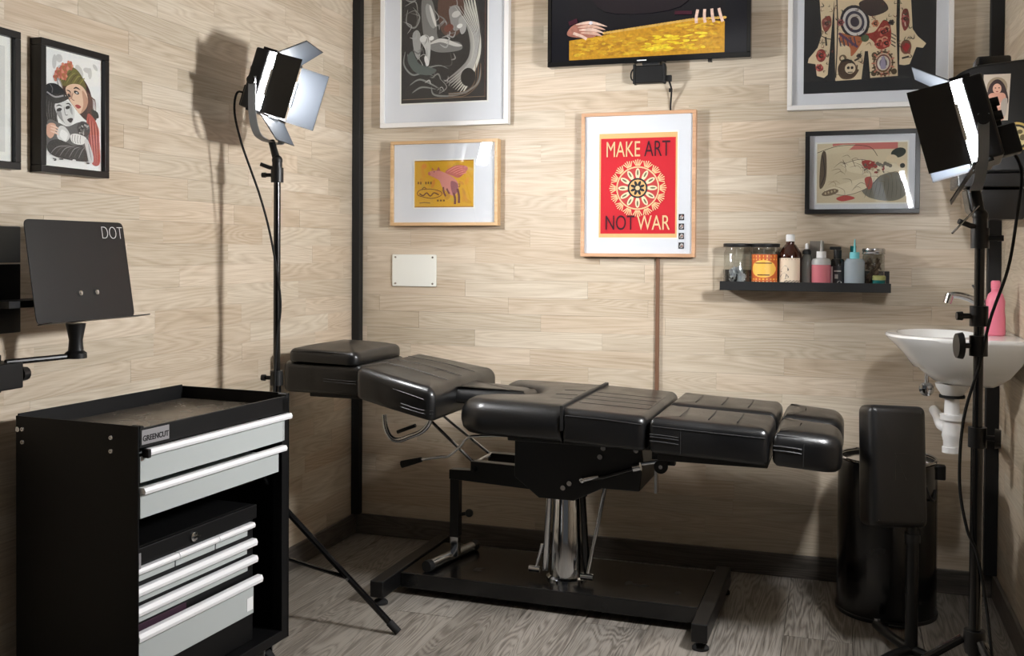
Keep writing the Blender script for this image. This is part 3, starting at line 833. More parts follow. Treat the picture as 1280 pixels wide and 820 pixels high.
def drawer(parent, x0, x1, z0, z1, yf, hx0, hx1, cap=False, label=None, depth=0.29, hz=0.014):
    d = MB().box(x0, x1, yf, yf + 0.004, z0, z1 - hz).box(x0 + 0.006, x1 - 0.006, yf + 0.0045, yf + depth, z0 + 0.004, z1 - 0.02).build('drawer', 'drawer_grey', parent, bevel=0.001, label=label)
    prof = [(yf - 0.012, z1 - hz), (yf - 0.014, z1 - hz * 0.5), (yf - 0.010, z1), (yf + 0.004, z1), (yf + 0.004, z1 - hz + 0.001)]
    MB().prism(prof, hx0, hx1, Matrix(((0, 0, 1, 0), (1, 0, 0, 0), (0, 1, 0, 0), (0, 0, 0, 1)))).build('drawer_pull', 'alu', d, bevel=0.0012)
    if cap:
        MB().box(hx0 - 0.010, hx0 - 0.0003, yf - 0.015, yf + 0.003, z1 - hz - 0.004, z1 + 0.001).build('pull_cap', 'black_plastic', d, bevel=0.002)
    return d
drawer(tr, -0.268, 0.254, 0.627, 0.697, fy, -0.251, 0.270, True)
drawer(tr, -0.268, 0.228, 0.551, 0.617, fy, -0.268, 0.248)
for zz in (0.19, 0.35):
    pass
MB().tube(spline([(0.10, -0.12, 0.535), (0.17, -0.13, 0.538), (0.215, -0.13, 0.535), (0.235, -0.13, 0.515)], 5), 0.005, 8).build('drawer_rail', 'black_gloss', tr)
for sx in (-1, 1):
    for sy, name in ((fy + 0.05, 0), (by - 0.05, 1)):
        cx = sx * 0.235
        c = MB().box(cx - 0.022, cx + 0.022, sy - 0.022, sy + 0.022, 0.104, 0.1095).box(cx - 0.018, cx - 0.015, sy - 0.016, sy + 0.02, 0.045, 0.104).box(cx + 0.015, cx + 0.018, sy - 0.016, sy + 0.02, 0.045, 0.104).build('caster', 'steel', tr, bevel=0.001)
        MB().lathe([(0, -0.012), (0.040, -0.012), (0.043, -0.006), (0.043, 0.006), (0.040, 0.012), (0, 0.012)], (0, 0, 0), 24, Matrix.Translation((cx, sy + 0.006, 0.0435)) @ Matrix.Rotation(PI / 2, 4, 'Y')).build('caster_wheel', 'rubber', c)

# tool chest standing in the open bay
tc_ = root('tool_chest', 'black lockable tool chest with slim grey drawers inside the trolley bay', 'tool chest', tuple(tr.matrix_basis @ Vector((0, 0, 0.1355)) if False else (0.274, -1.548, 0.1355)), R(86.16))
cf = -0.150
x0c, x1c = -0.266, 0.165
oz = -0.1355
MB().box(x0c, x1c, cf + 0.012, 0.165, 0.0, 0.345).build('body', 'trolley_black', tc_, bevel=0.003)
MB().box(x0c, x1c, cf + 0.001, cf + 0.0118, 0.310, 0.345).build('lid_lip', 'trolley_black', tc_, bevel=0.002)
lk = MB().lathe([(0, 0), (0.011, 0), (0.011, 0.004), (0.006, 0.006), (0, 0.006)], (0, 0, 0), 18, Matrix.Translation((-0.075, cf + 0.0008, 0.326)) @ FACE_MY).build('lock', 'chrome', tc_)
MB().box(-0.082, -0.060, cf - 0.008, cf - 0.0055, 0.3235, 0.3285).build('key', 'chrome', lk)
bg = MB().box(-0.262, -0.244, cf - 0.0005, cf + 0.0006, 0.300, 0.335).build('chest_badge', 'badge_grey', tc_, bevel=0.0004, label='small grey badge with dark lettering')
text('lettering', 'GREENCUT', 0.0075, 'ink', bg, Matrix.Translation((-0.253, cf - 0.0008, 0.3175)) @ FACE_MY @ Matrix.Rotation(PI / 2, 4, 'Z'), 0.8, 1.0)
d3 = (x1c - x0c - 0.024) / 3
for k in range(3):
    a = x0c + 0.004 + k * (d3 + 0.004)
    drawer(tc_, a, a + d3 - (0.014 if k == 2 else 0), 0.270, 0.302, cf + 0.010, a, a + d3 + 0.002, depth=0.16, hz=0.013)
drawer(tc_, x0c + 0.004, x1c - 0.030, 0.226, 0.260, cf + 0.008, x0c + 0.004, x1c - 0.004, depth=0.16, hz=0.017)
drawer(tc_, x0c + 0.004, x1c - 0.030, 0.184, 0.218, cf + 0.006, x0c + 0.004, x1c - 0.004, depth=0.16, hz=0.017)
dd = drawer(tc_, x0c + 0.004, x1c - 0.014, 0.075, 0.166, cf + 0.000, x0c + 0.004, x1c + 0.008, depth=0.16, hz=0.018)
MB().box(x1c - 0.042, x1c - 0.018, cf - 0.0012, cf - 0.0002, 0.086, 0.118).build('white_label', 'white_plastic', dd, label='blank white sticker')
MB().box(x0c + 0.01, x0c + 0.18, cf + 0.010, cf + 0.05, 0.155, 0.178).build('drawer_contents', 'dark_sock', dd, bevel=0.003, label='dark purple cloth showing over the drawer edge')

# ------------------------------------------------------------------ black tablet holder on a wall arm
ho = root('tablet_holder', 'black sheet metal holder with a ledge and white lettering on wall arm', 'holder', (0.0, -1.668, 0.0), R(90))
# local x = world +y, local -y = world +x (out from the wall)
T = Matrix.Translation((0, -0.155, 0.952)) @ Matrix.Rotation(R(-9), 4, 'X')
plate = MB().prism(rrect(-0.160, 0.160, 0.0, 0.236, 0.016), 0, 0.0025, T @ Matrix.Rotation(PI / 2, 4, 'X')).build('plate', 'black_metal', ho, bevel=0.0006)
MB().box(-0.160, 0.166, -0.044, -0.0028, -0.001, 0.0015).xf(T).build('ledge', 'black_metal', ho, bevel=0.0005)
text('lettering', 'DOT', 0.046, 'white_ink', plate, T @ Matrix.Translation((0.116, -0.0030, 0.208)) @ FACE_MY, 0.78, 0.98, weight=-0.0013)
for xx in (-0.018, 0.036):
    MB().lathe([(0, 0), (0.007, 0), (0.006, 0.003), (0, 0.0045)], (0, 0, 0), 14, T @ Matrix.Translation((xx, -0.0026, 0.066)) @ FACE_MY).build('rivet', 'chrome', plate)
MB().lathe([(0, 0.868), (0.024, 0.868), (0.024, 0.880), (0.017, 0.886), (0.015, 0.91), (0.022, 0.948), (0, 0.948)], (-0.035, -0.15, 0), 20).build('post', 'black_plastic', ho)
MB().tube([(-0.035, -0.15, 0.874), (-0.10, -0.13, 0.873), (-0.19, -0.10, 0.872)], 0.0065, 10).build('arm', 'black_metal', ho)
cl_ = MB().box(-0.25, -0.165, -0.125, -0.06, 0.815, 0.872).build('clamp_block', 'black_metal', ho, bevel=0.003)
MB().cyl((-0.165, -0.10, 0.842), (-0.150, -0.10, 0.842), 0.006, 0.006, 10).cyl((-0.152, -0.10, 0.842), (-0.132, -0.10, 0.842), 0.017, 0.015, 12).build('clamp_knob', 'black_plastic', cl_)
MB().box(-0.26, -0.16, -0.060, -0.0005, 0.80, 0.885).build('wall_bracket', 'black_metal', ho, bevel=0.003)
MB().box(-0.250, -0.10, -0.055, -0.050, 0.930, 1.085).build('back_plate', 'black_metal', ho, bevel=0.002)
MB().box(-0.250, -0.10, -0.055, -0.050, 1.088, 1.170).build('grey_back_plate', 'grey_paint', ho, bevel=0.002, label='grey plate behind the black one')
MB().box(-0.20, -0.06, -0.12, -0.045, 0.990, 1.005).build('back_strut', 'black_metal', ho)
MB().box(-0.215, -0.19, -0.049, -0.012, 0.886, 1.10).build('back_spine', 'black_metal', ho)

# ------------------------------------------------------------------ framed pictures
def framed(label, loc, rz, w, h, fwid, dep, fm, art, aw=None, ah=None, az=0.0, mat_o=True, group=None, gap=0.006, matm='mat_board', glass=True, bevel_edge=True):
    """frame hung at loc (its centre on the wall); local -y faces the room"""
    t = root('picture_frame', label, 'picture', loc, rz, group)
    x, z = w / 2, h / 2
    y0, y1 = -dep, -0.001
    for a in (((-x, z - fwid), (x, z - fwid), (x, z), (-x, z)), ((-x, -z), (x, -z), (x, -z + fwid), (-x, -z + fwid)), ((-x, -z + fwid + 0.0002), (-x + fwid, -z + fwid + 0.0002), (-x + fwid, z - fwid - 0.0002), (-x, z - fwid - 0.0002)), ((x - fwid, -z + fwid + 0.0002), (x, -z + fwid + 0.0002), (x, z - fwid - 0.0002), (x - fwid, z - fwid - 0.0002))):
        MB().box(a[0][0], a[1][0], y0, y1, a[0][1], a[2][1]).build('frame_bar', fm, t, bevel=0.0012)
    ib = y0 + gap + 0.004
    MB().box(-x + fwid, x - fwid, ib, y1, -z + fwid, z - fwid).build('mat_board' if mat_o else 'backing', matm, t)
    if aw and bevel_edge:
        bv = MB()
        b = 0.005
        for q in ((-aw / 2 - b, aw / 2 + b, az + ah / 2, az + ah / 2 + b), (-aw / 2 - b, aw / 2 + b, az - ah / 2 - b, az - ah / 2), (-aw / 2 - b, -aw / 2, az - ah / 2, az + ah / 2), (aw / 2, aw / 2 + b, az - ah / 2, az + ah / 2)):
            bv.box(q[0], q[1], ib - 0.0016, ib - 0.0001, q[2], q[3])
        bv.build('mat_bevel', 'mat_edge', t)
    art.build('print', t, (0, ib - 0.0004, az))
    if glass:
        MB().box(-x + fwid, x - fwid, y0 + gap - 0.002, y0 + gap, -z + fwid, z - fwid).build('glass_pane', 'pane_glass', t)
    return t

# --- two women, black frame on the left wall
A = Art(); w, h = 0.19, 0.275
A.rect(-w / 2, w / 2, -h / 2, h / 2, (232, 230, 228))
for k in range(14):
    q = random.Random(k)
    A.ell(q.uniform(-0.085, 0.085), q.uniform(0.03, 0.125), q.uniform(0.01, 0.02), q.uniform(0.005, 0.012), (196, 194, 192), q.uniform(0, 3))
DK, GY, LG = (26, 23, 25), (112, 110, 110), (206, 204, 202)
A.blob([(-0.045, 0.10), (0.0, 0.108), (0.035, 0.085), (0.06, 0.055), (0.072, 0.01), (0.082, -0.01), (0.06, -0.02), (0.03, -0.01), (-0.02, 0.03), (-0.05, 0.06)], (58, 32, 28))
for k in range(6): A.line([(0.035 + 0.006 * k, 0.07 - 0.006 * k), (0.052 + 0.005 * k, 0.035), (0.05 + 0.006 * k, -0.005)], 0.003, (96, 56, 44), True)
A.blob([(-0.05, 0.09), (-0.02, 0.107), (0.012, 0.104), (0.036, 0.082), (0.045, 0.056), (0.02, 0.062), (-0.02, 0.058), (-0.045, 0.06)], (92, 90, 50))
for k in range(7): A.line([(-0.045 + 0.011 * k, 0.062 + 0.001 * k), (-0.03 + 0.011 * k, 0.085), (-0.008 + 0.008 * k, 0.102 - 0.003 * k)], 0.0028, [(130, 126, 74), (64, 62, 36)][k % 2], True)
for cx, cz, r in ((-0.047, 0.086, 0.014), (-0.03, 0.100, 0.014), (-0.012, 0.110, 0.012), (-0.056, 0.074, 0.011), (-0.032, 0.082, 0.012)): A.rose(cx, cz, r, (178, 92, 78), (206, 132, 112), (150, 104, 62))
A.blob([(0.05, 0.0), (0.07, -0.008), (0.086, -0.03), (0.093, -0.075), (0.092, -0.122), (0.065, -0.124), (0.05, -0.075), (0.045, -0.03)], (172, 76, 66))
for k in range(8): A.line([(0.052 + k * 0.005, -0.008 - 0.003 * k), (0.055 + k * 0.005, -0.05), (0.066 + k * 0.0036, -0.118)], 0.0026, [(108, 36, 34), (214, 128, 112)][k % 2], True)
A.blob([(0.062, 0.012), (0.084, 0.008), (0.088, -0.006), (0.07, -0.006)], DK)
A.blob([(-0.027, 0.05), (-0.01, 0.064), (0.02, 0.068), (0.042, 0.056), (0.05, 0.032), (0.043, 0.012), (0.022, -0.004), (0.008, 0.006), (-0.012, 0.024)], (222, 186, 160))
A.blob([(0.03, 0.055), (0.05, 0.035), (0.043, 0.012), (0.024, -0.003), (0.034, 0.02)], (186, 140, 116)); A.blob([(-0.02, 0.04), (-0.008, 0.044), (-0.006, 0.03), (-0.016, 0.028)], (190, 146, 124))
A.line([(0.0, 0.055), (0.01, 0.059), (0.024, 0.055)], 0.004, (44, 28, 26), True); A.line([(-0.024, 0.048), (-0.014, 0.047), (-0.008, 0.043)], 0.003, (44, 28, 26), True)
A.ell(0.010, 0.047, 0.009, 0.0042, (34, 24, 26), -0.15); A.ell(0.011, 0.0465, 0.004, 0.002, (204, 200, 196)); A.ell(-0.015, 0.036, 0.006, 0.0032, (34, 24, 26), -0.4)
A.line([(-0.002, 0.045), (-0.006, 0.030), (0.003, 0.026)], 0.0022, (140, 96, 82)); A.blob([(0.005, 0.014), (0.014, 0.018), (0.026, 0.014), (0.016, 0.008)], (158, 56, 56))
A.ell(-0.046, 0.058, 0.007, 0.017, (150, 148, 148), 0.45); A.ell(-0.046, 0.058, 0.003, 0.012, (216, 212, 210), 0.45)
A.blob([(-0.094, 0.02), (-0.065, 0.024), (-0.05, 0.015), (-0.055, -0.02), (-0.05, -0.045), (-0.08, -0.05), (-0.095, -0.03)], (24, 22, 24))
for k in range(5): A.line([(-0.088 + 0.008 * k, 0.018), (-0.09 + 0.008 * k, -0.012), (-0.08 + 0.006 * k, -0.045)], 0.002, (84, 82, 84), True)
A.blob([(-0.062, 0.008), (-0.045, 0.021), (-0.02, 0.022), (0.0, 0.008), (0.003, -0.012), (-0.008, -0.034), (-0.024, -0.038), (-0.042, -0.024), (-0.058, -0.01)], LG)
A.blob([(-0.058, -0.008), (-0.044, -0.004), (-0.034, -0.028), (-0.022, -0.036), (-0.042, -0.026)], (142, 140, 140)); A.blob([(-0.016, 0.016), (-0.006, 0.008), (-0.004, -0.01), (-0.012, -0.002)], (160, 158, 158))
A.ell(-0.048, -0.003, 0.009, 0.004, DK, 0.3); A.ell(-0.020, 0.006, 0.008, 0.004, DK, 0.35); A.line([(-0.058, 0.004), (-0.048, 0.008), (-0.038, 0.006)], 0.003, DK, True); A.line([(-0.026, 0.014), (-0.016, 0.016), (-0.008, 0.012)], 0.003, DK, True)
A.line([(-0.032, 0.006), (-0.028, -0.012), (-0.020, -0.012)], 0.002, (110, 108, 108)); A.blob([(-0.022, -0.024), (-0.010, -0.018), (-0.002, -0.020), (-0.010, -0.030)], (38, 26, 30))
A.blob([(-0.094, 0.030), (-0.088, 0.052), (-0.060, 0.058), (-0.036, 0.048), (-0.028, 0.030), (-0.04, 0.020), (-0.075, 0.018)], (20, 19, 21)); A.blob([(-0.095, 0.030), (-0.06, 0.022), (-0.022, 0.034), (-0.02, 0.026), (-0.06, 0.010), (-0.094, 0.020)], (30, 28, 30))
A.line([(-0.088, 0.034), (-0.062, 0.026), (-0.034, 0.033)], 0.004, (150, 148, 150)); A.line([(-0.078, 0.054), (-0.07, 0.045), (-0.072, 0.034)], 0.003, (90, 88, 90))
A.blob([(-0.086, -0.035), (-0.05, -0.035), (-0.02, -0.04), (0.02, -0.025), (0.05, -0.03), (0.052, -0.07), (0.06, -0.117), (-0.03, -0.119), (-0.085, -0.105)], (92, 90, 90))
A.blob([(-0.05, -0.045), (-0.03, -0.042), (-0.012, -0.062), (-0.03, -0.08), (-0.055, -0.07)], LG); A.blob([(-0.04, -0.05), (-0.02, -0.058), (-0.028, -0.076), (-0.046, -0.066)], (232, 230, 228))
A.blob([(-0.082, -0.085), (-0.05, -0.075), (0.0, -0.085), (0.03, -0.082), (0.045, -0.119), (-0.05, -0.119), (-0.084, -0.106)], (44, 42, 44))
for k in range(7): A.line([(-0.08 + k * 0.016, -0.116), (-0.055 + k * 0.014, -0.094), (-0.01 + k * 0.008, -0.086)], 0.0022, [(130, 128, 128), (82, 80, 80)][k % 2], True)
A.ell(0.034, -0.040, 0.023, 0.019, (66, 62, 64)); A.dots(22, (0.018, 0.05, -0.053, -0.028), (0.002, 0.006), (0.0015, 0.003), [(168, 164, 160), (36, 34, 36), (112, 108, 106)], 4)
A.blob([(-0.012, -0.062), (0.004, -0.055), (0.034, -0.058), (0.044, -0.066), (0.028, -0.080), (-0.004, -0.078)], (226, 222, 218))
for k in range(4): A.line([(-0.004 + k * 0.009, -0.058), (-0.006 + k * 0.009, -0.070), (-0.002 + k * 0.008, -0.078)], 0.0015, (84, 78, 76))
A.blob([(0.036, -0.07), (0.048, -0.066), (0.066, -0.10), (0.067, -0.120), (0.052, -0.120), (0.044, -0.095)], (204, 200, 198)); A.line([(0.05, -0.075), (0.062, -0.118)], 0.004, (150, 146, 146), True)
A.blob([(-0.088, -0.045), (-0.074, -0.038), (-0.06, -0.042), (-0.066, -0.066), (-0.078, -0.075), (-0.09, -0.066)], (206, 160, 138))
for k in range(3): A.line([(-0.078, -0.044 - k * 0.007), (-0.062, -0.046 - k * 0.007), (-0.05, -0.050 - k * 0.007)], 0.005, (226, 190, 170), True)
A.dots(12, (-0.085, 0.06, -0.128, -0.119), (0.004, 0.010), (0.001, 0.003), [(232, 230, 228), (70, 68, 70)], 9, (0, 0.3))
framed('black framed portrait of two women hanging on the left wall', (0.0, -1.5675, 1.459), R(90), 0.232, 0.316, 0.0165, 0.034, 'black_frame', A, mat_o=False, matm='mat_edge', gap=0.008)
A = Art(); A.rect(-0.08, 0.08, -0.12, 0.12, (214, 212, 208)); A.blob([(-0.05, -0.08), (0.04, -0.09), (0.06, 0.02), (0.0, 0.09), (-0.05, 0.03)], (90, 88, 88))
framed('black picture frame cut off by the left edge of the photo', (0.0, -1.852, 1.459), R(90), 0.232, 0.316, 0.0165, 0.026, 'black_frame', A, mat_o=False, matm='mat_edge', gap=0.008)

# --- large white frame: winged rider in greys on black
A = Art(); w, h = 0.352, 0.50
A.rect(-w / 2, w / 2, -h / 2, h / 2, (30, 28, 30))
A.rect(-w / 2 + 0.006, w / 2 - 0.006, -h / 2 + 0.014, -h / 2 + 0.0165, (120, 100, 84))
A.rect(w / 2 - 0.01, w / 2 - 0.0085, -h / 2 + 0.014, h / 2, (120, 70, 60))
zb = -h / 2
for k in range(9):      # wing feathers sweep down the right side
    a = k / 8
    A.line([(0.02 + 0.10 * a, zb + 0.40), (0.10 + 0.045 * a, zb + 0.28 - 0.01 * k), (0.105 - 0.02 * a + 0.03 * a, zb + 0.16 - 0.008 * k), (-0.0 + 0.075 * a, zb + 0.075 - 0.006 * k)], 0.015, (150 + 9 * k, 146 + 9 * k, 142 + 8 * k), True)
    A.line([(0.03 + 0.10 * a, zb + 0.40), (0.108 + 0.045 * a, zb + 0.28 - 0.01 * k), (0.112 + 0.01 * a, zb + 0.16 - 0.008 * k), (0.008 + 0.075 * a, zb + 0.075 - 0.006 * k)], 0.004, (66, 60, 58), True)
A.blob([(-0.09, zb + 0.40), (-0.05, zb + 0.39), (-0.03, zb + 0.31), (-0.02, zb + 0.24), (0.06, zb + 0.225), (0.07, zb + 0.195), (-0.02, zb + 0.19), (-0.07, zb + 0.22), (-0.09, zb + 0.30)], (120, 118, 116))
A.blob([(-0.02, zb + 0.40), (0.07, zb + 0.40), (0.08, zb + 0.30), (0.05, zb + 0.25), (-0.01, zb + 0.27)], (84, 54, 44))
A.blob([(0.02, zb + 0.35), (0.06, zb + 0.36), (0.075, zb + 0.29), (0.04, zb + 0.27)], (150, 146, 144))
A.blob([(0.06, zb + 0.31), (0.085, zb + 0.32), (0.09, zb + 0.27), (0.07, zb + 0.255)], (176, 172, 170))
A.line([(-0.055, zb + 0.225), (-0.01, zb + 0.235), (0.05, zb + 0.215), (0.075, zb + 0.21)], 0.016, (206, 202, 198), True)
A.blob([(-0.13, zb + 0.26), (-0.11, zb + 0.28), (-0.095, zb + 0.25), (-0.10, zb + 0.17), (-0.12, zb + 0.19)], (160, 158, 156))
A.blob([(-0.10, zb + 0.245), (-0.075, zb + 0.26), (-0.055, zb + 0.235), (-0.06, zb + 0.15), (-0.075, zb + 0.145), (-0.075, zb + 0.20)], (196, 194, 192))
for p in ([(-0.15, zb + 0.36), (-0.155, zb + 0.31), (-0.12, zb + 0.29), (-0.10, zb + 0.33), (-0.13, zb + 0.37)], [(-0.16, zb + 0.40), (-0.13, zb + 0.39), (-0.10, zb + 0.41)],
          [(-0.16, zb + 0.20), (-0.165, zb + 0.15), (-0.13, zb + 0.11), (-0.08, zb + 0.115), (-0.04, zb + 0.10)], [(-0.15, zb + 0.19), (-0.14, zb + 0.15), (-0.10, zb + 0.13), (-0.02, zb + 0.14), (0.02, zb + 0.125)],
          [(-0.14, zb + 0.07), (-0.10, zb + 0.09), (-0.05, zb + 0.07), (0.0, zb + 0.04)], [(-0.13, zb + 0.04), (-0.09, zb + 0.06), (-0.03, zb + 0.05)], [(-0.05, zb + 0.06), (-0.04, zb + 0.03), (0.02, zb + 0.022), (0.10, zb + 0.03)],
          [(0.02, zb + 0.03), (0.09, zb + 0.035), (0.14, zb + 0.07), (0.15, zb + 0.13)]):
    A.line(p, 0.007, (128, 130, 128), True)
for k in range(3): A.line([(0.02, zb + 0.02 + 0.006 * k), (0.09, zb + 0.022 + 0.008 * k), (0.145 - 0.01 * k, zb + 0.07), (0.15 - 0.01 * k, zb + 0.14)], 0.0022, (132, 104, 82))
q = random.Random(77)
for k in range(34):
    x, z = q.uniform(-0.155, 0.03), q.uniform(zb + 0.03, zb + 0.36)
    a, L_ = q.uniform(-0.6, 2.2), q.uniform(0.015, 0.045)
    g = q.randint(70, 190)
    A.line([(x, z), (x + L_ * math.cos(a), z + L_ * math.sin(a)), (x + L_ * 1.5 * math.cos(a + 0.9), z + L_ * 1.5 * math.sin(a + 0.9))], q.uniform(0.002, 0.007), (g, g - 2, g - 4), True)
for k in range(16):
    a = k / 15
    A.line([(0.045 + 0.09 * a, zb + 0.36), (0.118 + 0.028 * a, zb + 0.25), (0.11 + 0.02 * a, zb + 0.15), (0.015 + 0.07 * a, zb + 0.07)], 0.0022, [(236, 232, 228), (70, 64, 62)][k % 2], True)
for x, z, rx, rz, c in ((-0.055, zb + 0.33, 0.016, 0.05, (158, 156, 154)), (-0.045, zb + 0.33, 0.006, 0.045, (224, 220, 216)), (0.05, zb + 0.33, 0.018, 0.012, (206, 202, 198)), (0.065, zb + 0.285, 0.012, 0.008, (232, 230, 226)), (0.02, zb + 0.28, 0.02, 0.014, (110, 56, 44)), (-0.085, zb + 0.245, 0.014, 0.012, (214, 212, 210)), (-0.07, zb + 0.16, 0.008, 0.02, (226, 222, 220)), (-0.05, zb + 0.245, 0.010, 0.008, (232, 230, 228))): A.ell(x, z, rx, rz, c, 0.3)
A.ell(0.10, zb + 0.09, 0.03, 0.035, (16, 15, 17))
A.blob([(-0.15, zb + 0.17), (-0.13, zb + 0.20), (-0.10, zb + 0.15), (-0.03, zb + 0.125), (-0.06, zb + 0.105), (-0.12, zb + 0.12)], (82, 92, 90))
framed('white framed dark picture of a winged rider, left of the television', (0.381, 0.0, 1.946), 0, 0.524, 0.70, 0.018, 0.032, 'white_frame', A, 0.352, 0.50, -0.008)

# --- winged pig in light wood frame
A = Art(); w, h = 0.242, 0.179
A.rect(-w / 2, w / 2, -h / 2, h / 2, (212, 160, 30))
for k in range(26):
    q = random.Random(50 + k)
    A.ell(q.uniform(-0.10, 0.10), q.uniform(-0.075, 0.075), q.uniform(0.01, 0.022), q.uniform(0.004, 0.011), (206 + q.randint(-14, 12), 150 + q.randint(-16, 14), 26 + q.randint(-6, 24)), q.uniform(0, 3))
A.rect(-w / 2, w / 2, h / 2 - 0.004, h / 2, (168, 118, 40)); A.rect(-w / 2, w / 2, -h / 2, -h / 2 + 0.004, (160, 104, 36))
A.blob([(0.005, 0.045), (0.045, 0.068), (0.082, 0.068), (0.098, 0.058), (0.085, 0.04), (0.06, 0.022), (0.035, 0.03)], (190, 98, 90))
for k in range(5): A.line([(0.012 + k * 0.012, 0.045 - k * 0.003), (0.05 + k * 0.009, 0.064 - k * 0.006), (0.085 + k * 0.002, 0.064 - k * 0.006)], 0.004, (224, 140, 128), True)
A.blob([(-0.05, 0.05), (-0.02, 0.05), (0.012, 0.038), (0.045, 0.018), (0.06, -0.005), (0.055, -0.035), (0.035, -0.045), (0.015, -0.03), (-0.005, -0.015), (-0.018, 0.012), (-0.035, 0.022), (-0.056, 0.032), (-0.063, 0.042)], (208, 134, 126))
A.blob([(0.03, 0.01), (0.055, 0.0), (0.055, -0.03), (0.04, -0.042), (0.03, -0.02)], (150, 88, 96))
A.ell(-0.06, 0.039, 0.005, 0.007, (188, 104, 96), 0.4); A.ell(-0.04, 0.046, 0.002, 0.002, (40, 20, 20))
A.poly([(-0.03, 0.05), (-0.022, 0.066), (-0.014, 0.05)], (182, 100, 94)); A.poly([(-0.048, 0.052), (-0.05, 0.064), (-0.04, 0.054)], (182, 100, 94))
for p in ([(-0.002, -0.012), (0.0, -0.03), (0.008, -0.048)], [(0.012, -0.018), (0.018, -0.03), (0.024, -0.038)]): A.line(p, 0.007, (120, 66, 60))
for p in ([(0.04, -0.035), (0.046, -0.055), (0.046, -0.078)], [(0.056, -0.02), (0.062, -0.045), (0.062, -0.074)]): A.line(p, 0.009, (112, 60, 58))
A.line([(0.058, -0.002), (0.066, -0.002), (0.064, -0.012), (0.058, -0.012)], 0.002, (104, 54, 60))
for x in range(6):
    if x != 2: A.rect(-0.108 + x * 0.0105, -0.102 + x * 0.0105, -0.0 - 0.001 * (x % 2), 0.009, (116, 78, 30))
A.line([(-0.11, -0.035), (-0.095, -0.022), (-0.05, -0.02), (-0.012, -0.03), (-0.012, -0.045), (-0.05, -0.055), (-0.10, -0.045), (-0.11, -0.035)], 0.0028, (110, 62, 24))
A.line([(-0.10, -0.036), (-0.085, -0.044), (-0.07, -0.034), (-0.055, -0.046), (-0.04, -0.034), (-0.02, -0.042)], 0.005, (110, 62, 24)); A.line([(-0.09, -0.02), (-0.08, -0.012), (-0.07, -0.02)], 0.003, (110, 62, 24))
for x in range(3): A.rect(-0.028 + x * 0.0125, -0.020 + x * 0.0125, -0.067, -0.060, (116, 78, 30))
A.line([(-0.10, -0.073), (-0.08, -0.071), (-0.055, -0.073)], 0.003, (116, 78, 30))
framed('light wood framed yellow picture of a winged pink pig', (0.387, 0.0, 1.379), 0, 0.438, 0.325, 0.0125, 0.040, 'light_frame_wood', A, 0.242, 0.179, -0.003)

# --- red slogan poster: words kept, the middle is a plain rosette
A = Art(); w, h = 0.283, 0.375
A.rect(-w / 2, w / 2, -h / 2, h / 2, (226, 182, 122))
A.rect(-w / 2 + 0.006, w / 2 - 0.006, -h / 2 + 0.014, h / 2 - 0.018, (206, 24, 40))
CREAM, RED = (232, 196, 150), (206, 24, 40)
A.ell(0, -0.010, 0.112, 0.112, (206, 24, 40), n=48)
for k in range(16):
    a = 2 * PI * k / 16
    for s_ in (-0.24, -0.12, 0, 0.12, 0.24):
        r0, r1 = 0.080, 0.104 - 0.02 * abs(s_)
        c, q = math.cos(a + s_ * 0.7), math.sin(a + s_ * 0.7)
        A.line([(r0 * math.cos(a + s_ * 0.3), -0.010 + r0 * math.sin(a + s_ * 0.3)), (r1 * c, -0.010 + r1 * q)], 0.0036, CREAM)
A.ell(0, -0.010, 0.078, 0.078, CREAM, n=40); A.ell(0, -0.010, 0.073, 0.073, (196, 62, 62), n=40)
for k in range(12):
    a = 2 * PI * k / 12
    A.ell(0.052 * math.cos(a), -0.010 + 0.052 * math.sin(a), 0.019, 0.0085, (226, 214, 178), a); A.ell(0.055 * math.cos(a), -0.010 + 0.055 * math.sin(a), 0.010, 0.003, (110, 104, 74), a)
A.ell(0, -0.010, 0.036, 0.036, (34, 34, 38), n=32); A.ell(0, -0.010, 0.030, 0.030, (226, 176, 112), n=32)
for k in range(8):
    a = 2 * PI * k / 8 + 0.39
    A.ell(0.016 * math.cos(a), -0.010 + 0.016 * math.sin(a), 0.011, 0.005, (34, 34, 38), a)
A.ell(0, -0.010, 0.008, 0.008, CREAM)
pp = framed('light wood framed red poster reading MAKE ART NOT WAR, centre of back wall', (1.132, 0.0, 1.363), 0, 0.414, 0.520, 0.0125, 0.034, 'pinkish_frame_wood', A, 0.283, 0.375, -0.003)
ib = -0.034 + 0.006 + 0.004 - 0.0030
mat('poster_cream', CREAM, 0.75); mat('poster_dark', (66, 14, 30), 0.75)
for word, x, z, sx, sy, m in (('MAKE', -0.054, 0.124, 0.98, 1.6, 'poster_cream'), ('ART', 0.070, 0.124, 1.0, 1.6, 'poster_dark'), ('NOT', -0.064, -0.140, 1.0, 1.5, 'poster_dark'), ('WAR', 0.058, -0.140, 1.02, 1.5, 'poster_cream')):
    text('lettering', word, 0.050, m, pp, Matrix.Translation((x, ib, z)) @ FACE_MY, sx, sy, weight=0.0, thick=0.0002)
for k in range(4):
    a = Art(); a.rect(-0.0095, 0.0095, -0.011, 0.011, (34, 30, 34)); a.blob([(-0.006, -0.006), (0.004, -0.007), (0.007, 0.003), (0.0, 0.008), (-0.005, 0.002)], (188, 180, 176)); a.ell(0.003, 0.004 - 0.002 * k, 0.003, 0.003, (150, 84, 70)); a.ell(-0.002, -0.003, 0.002, 0.0025, (40, 36, 40))
    a.build('corner_picture', pp, (0.158, ib, -0.118 - k * 0.0335))

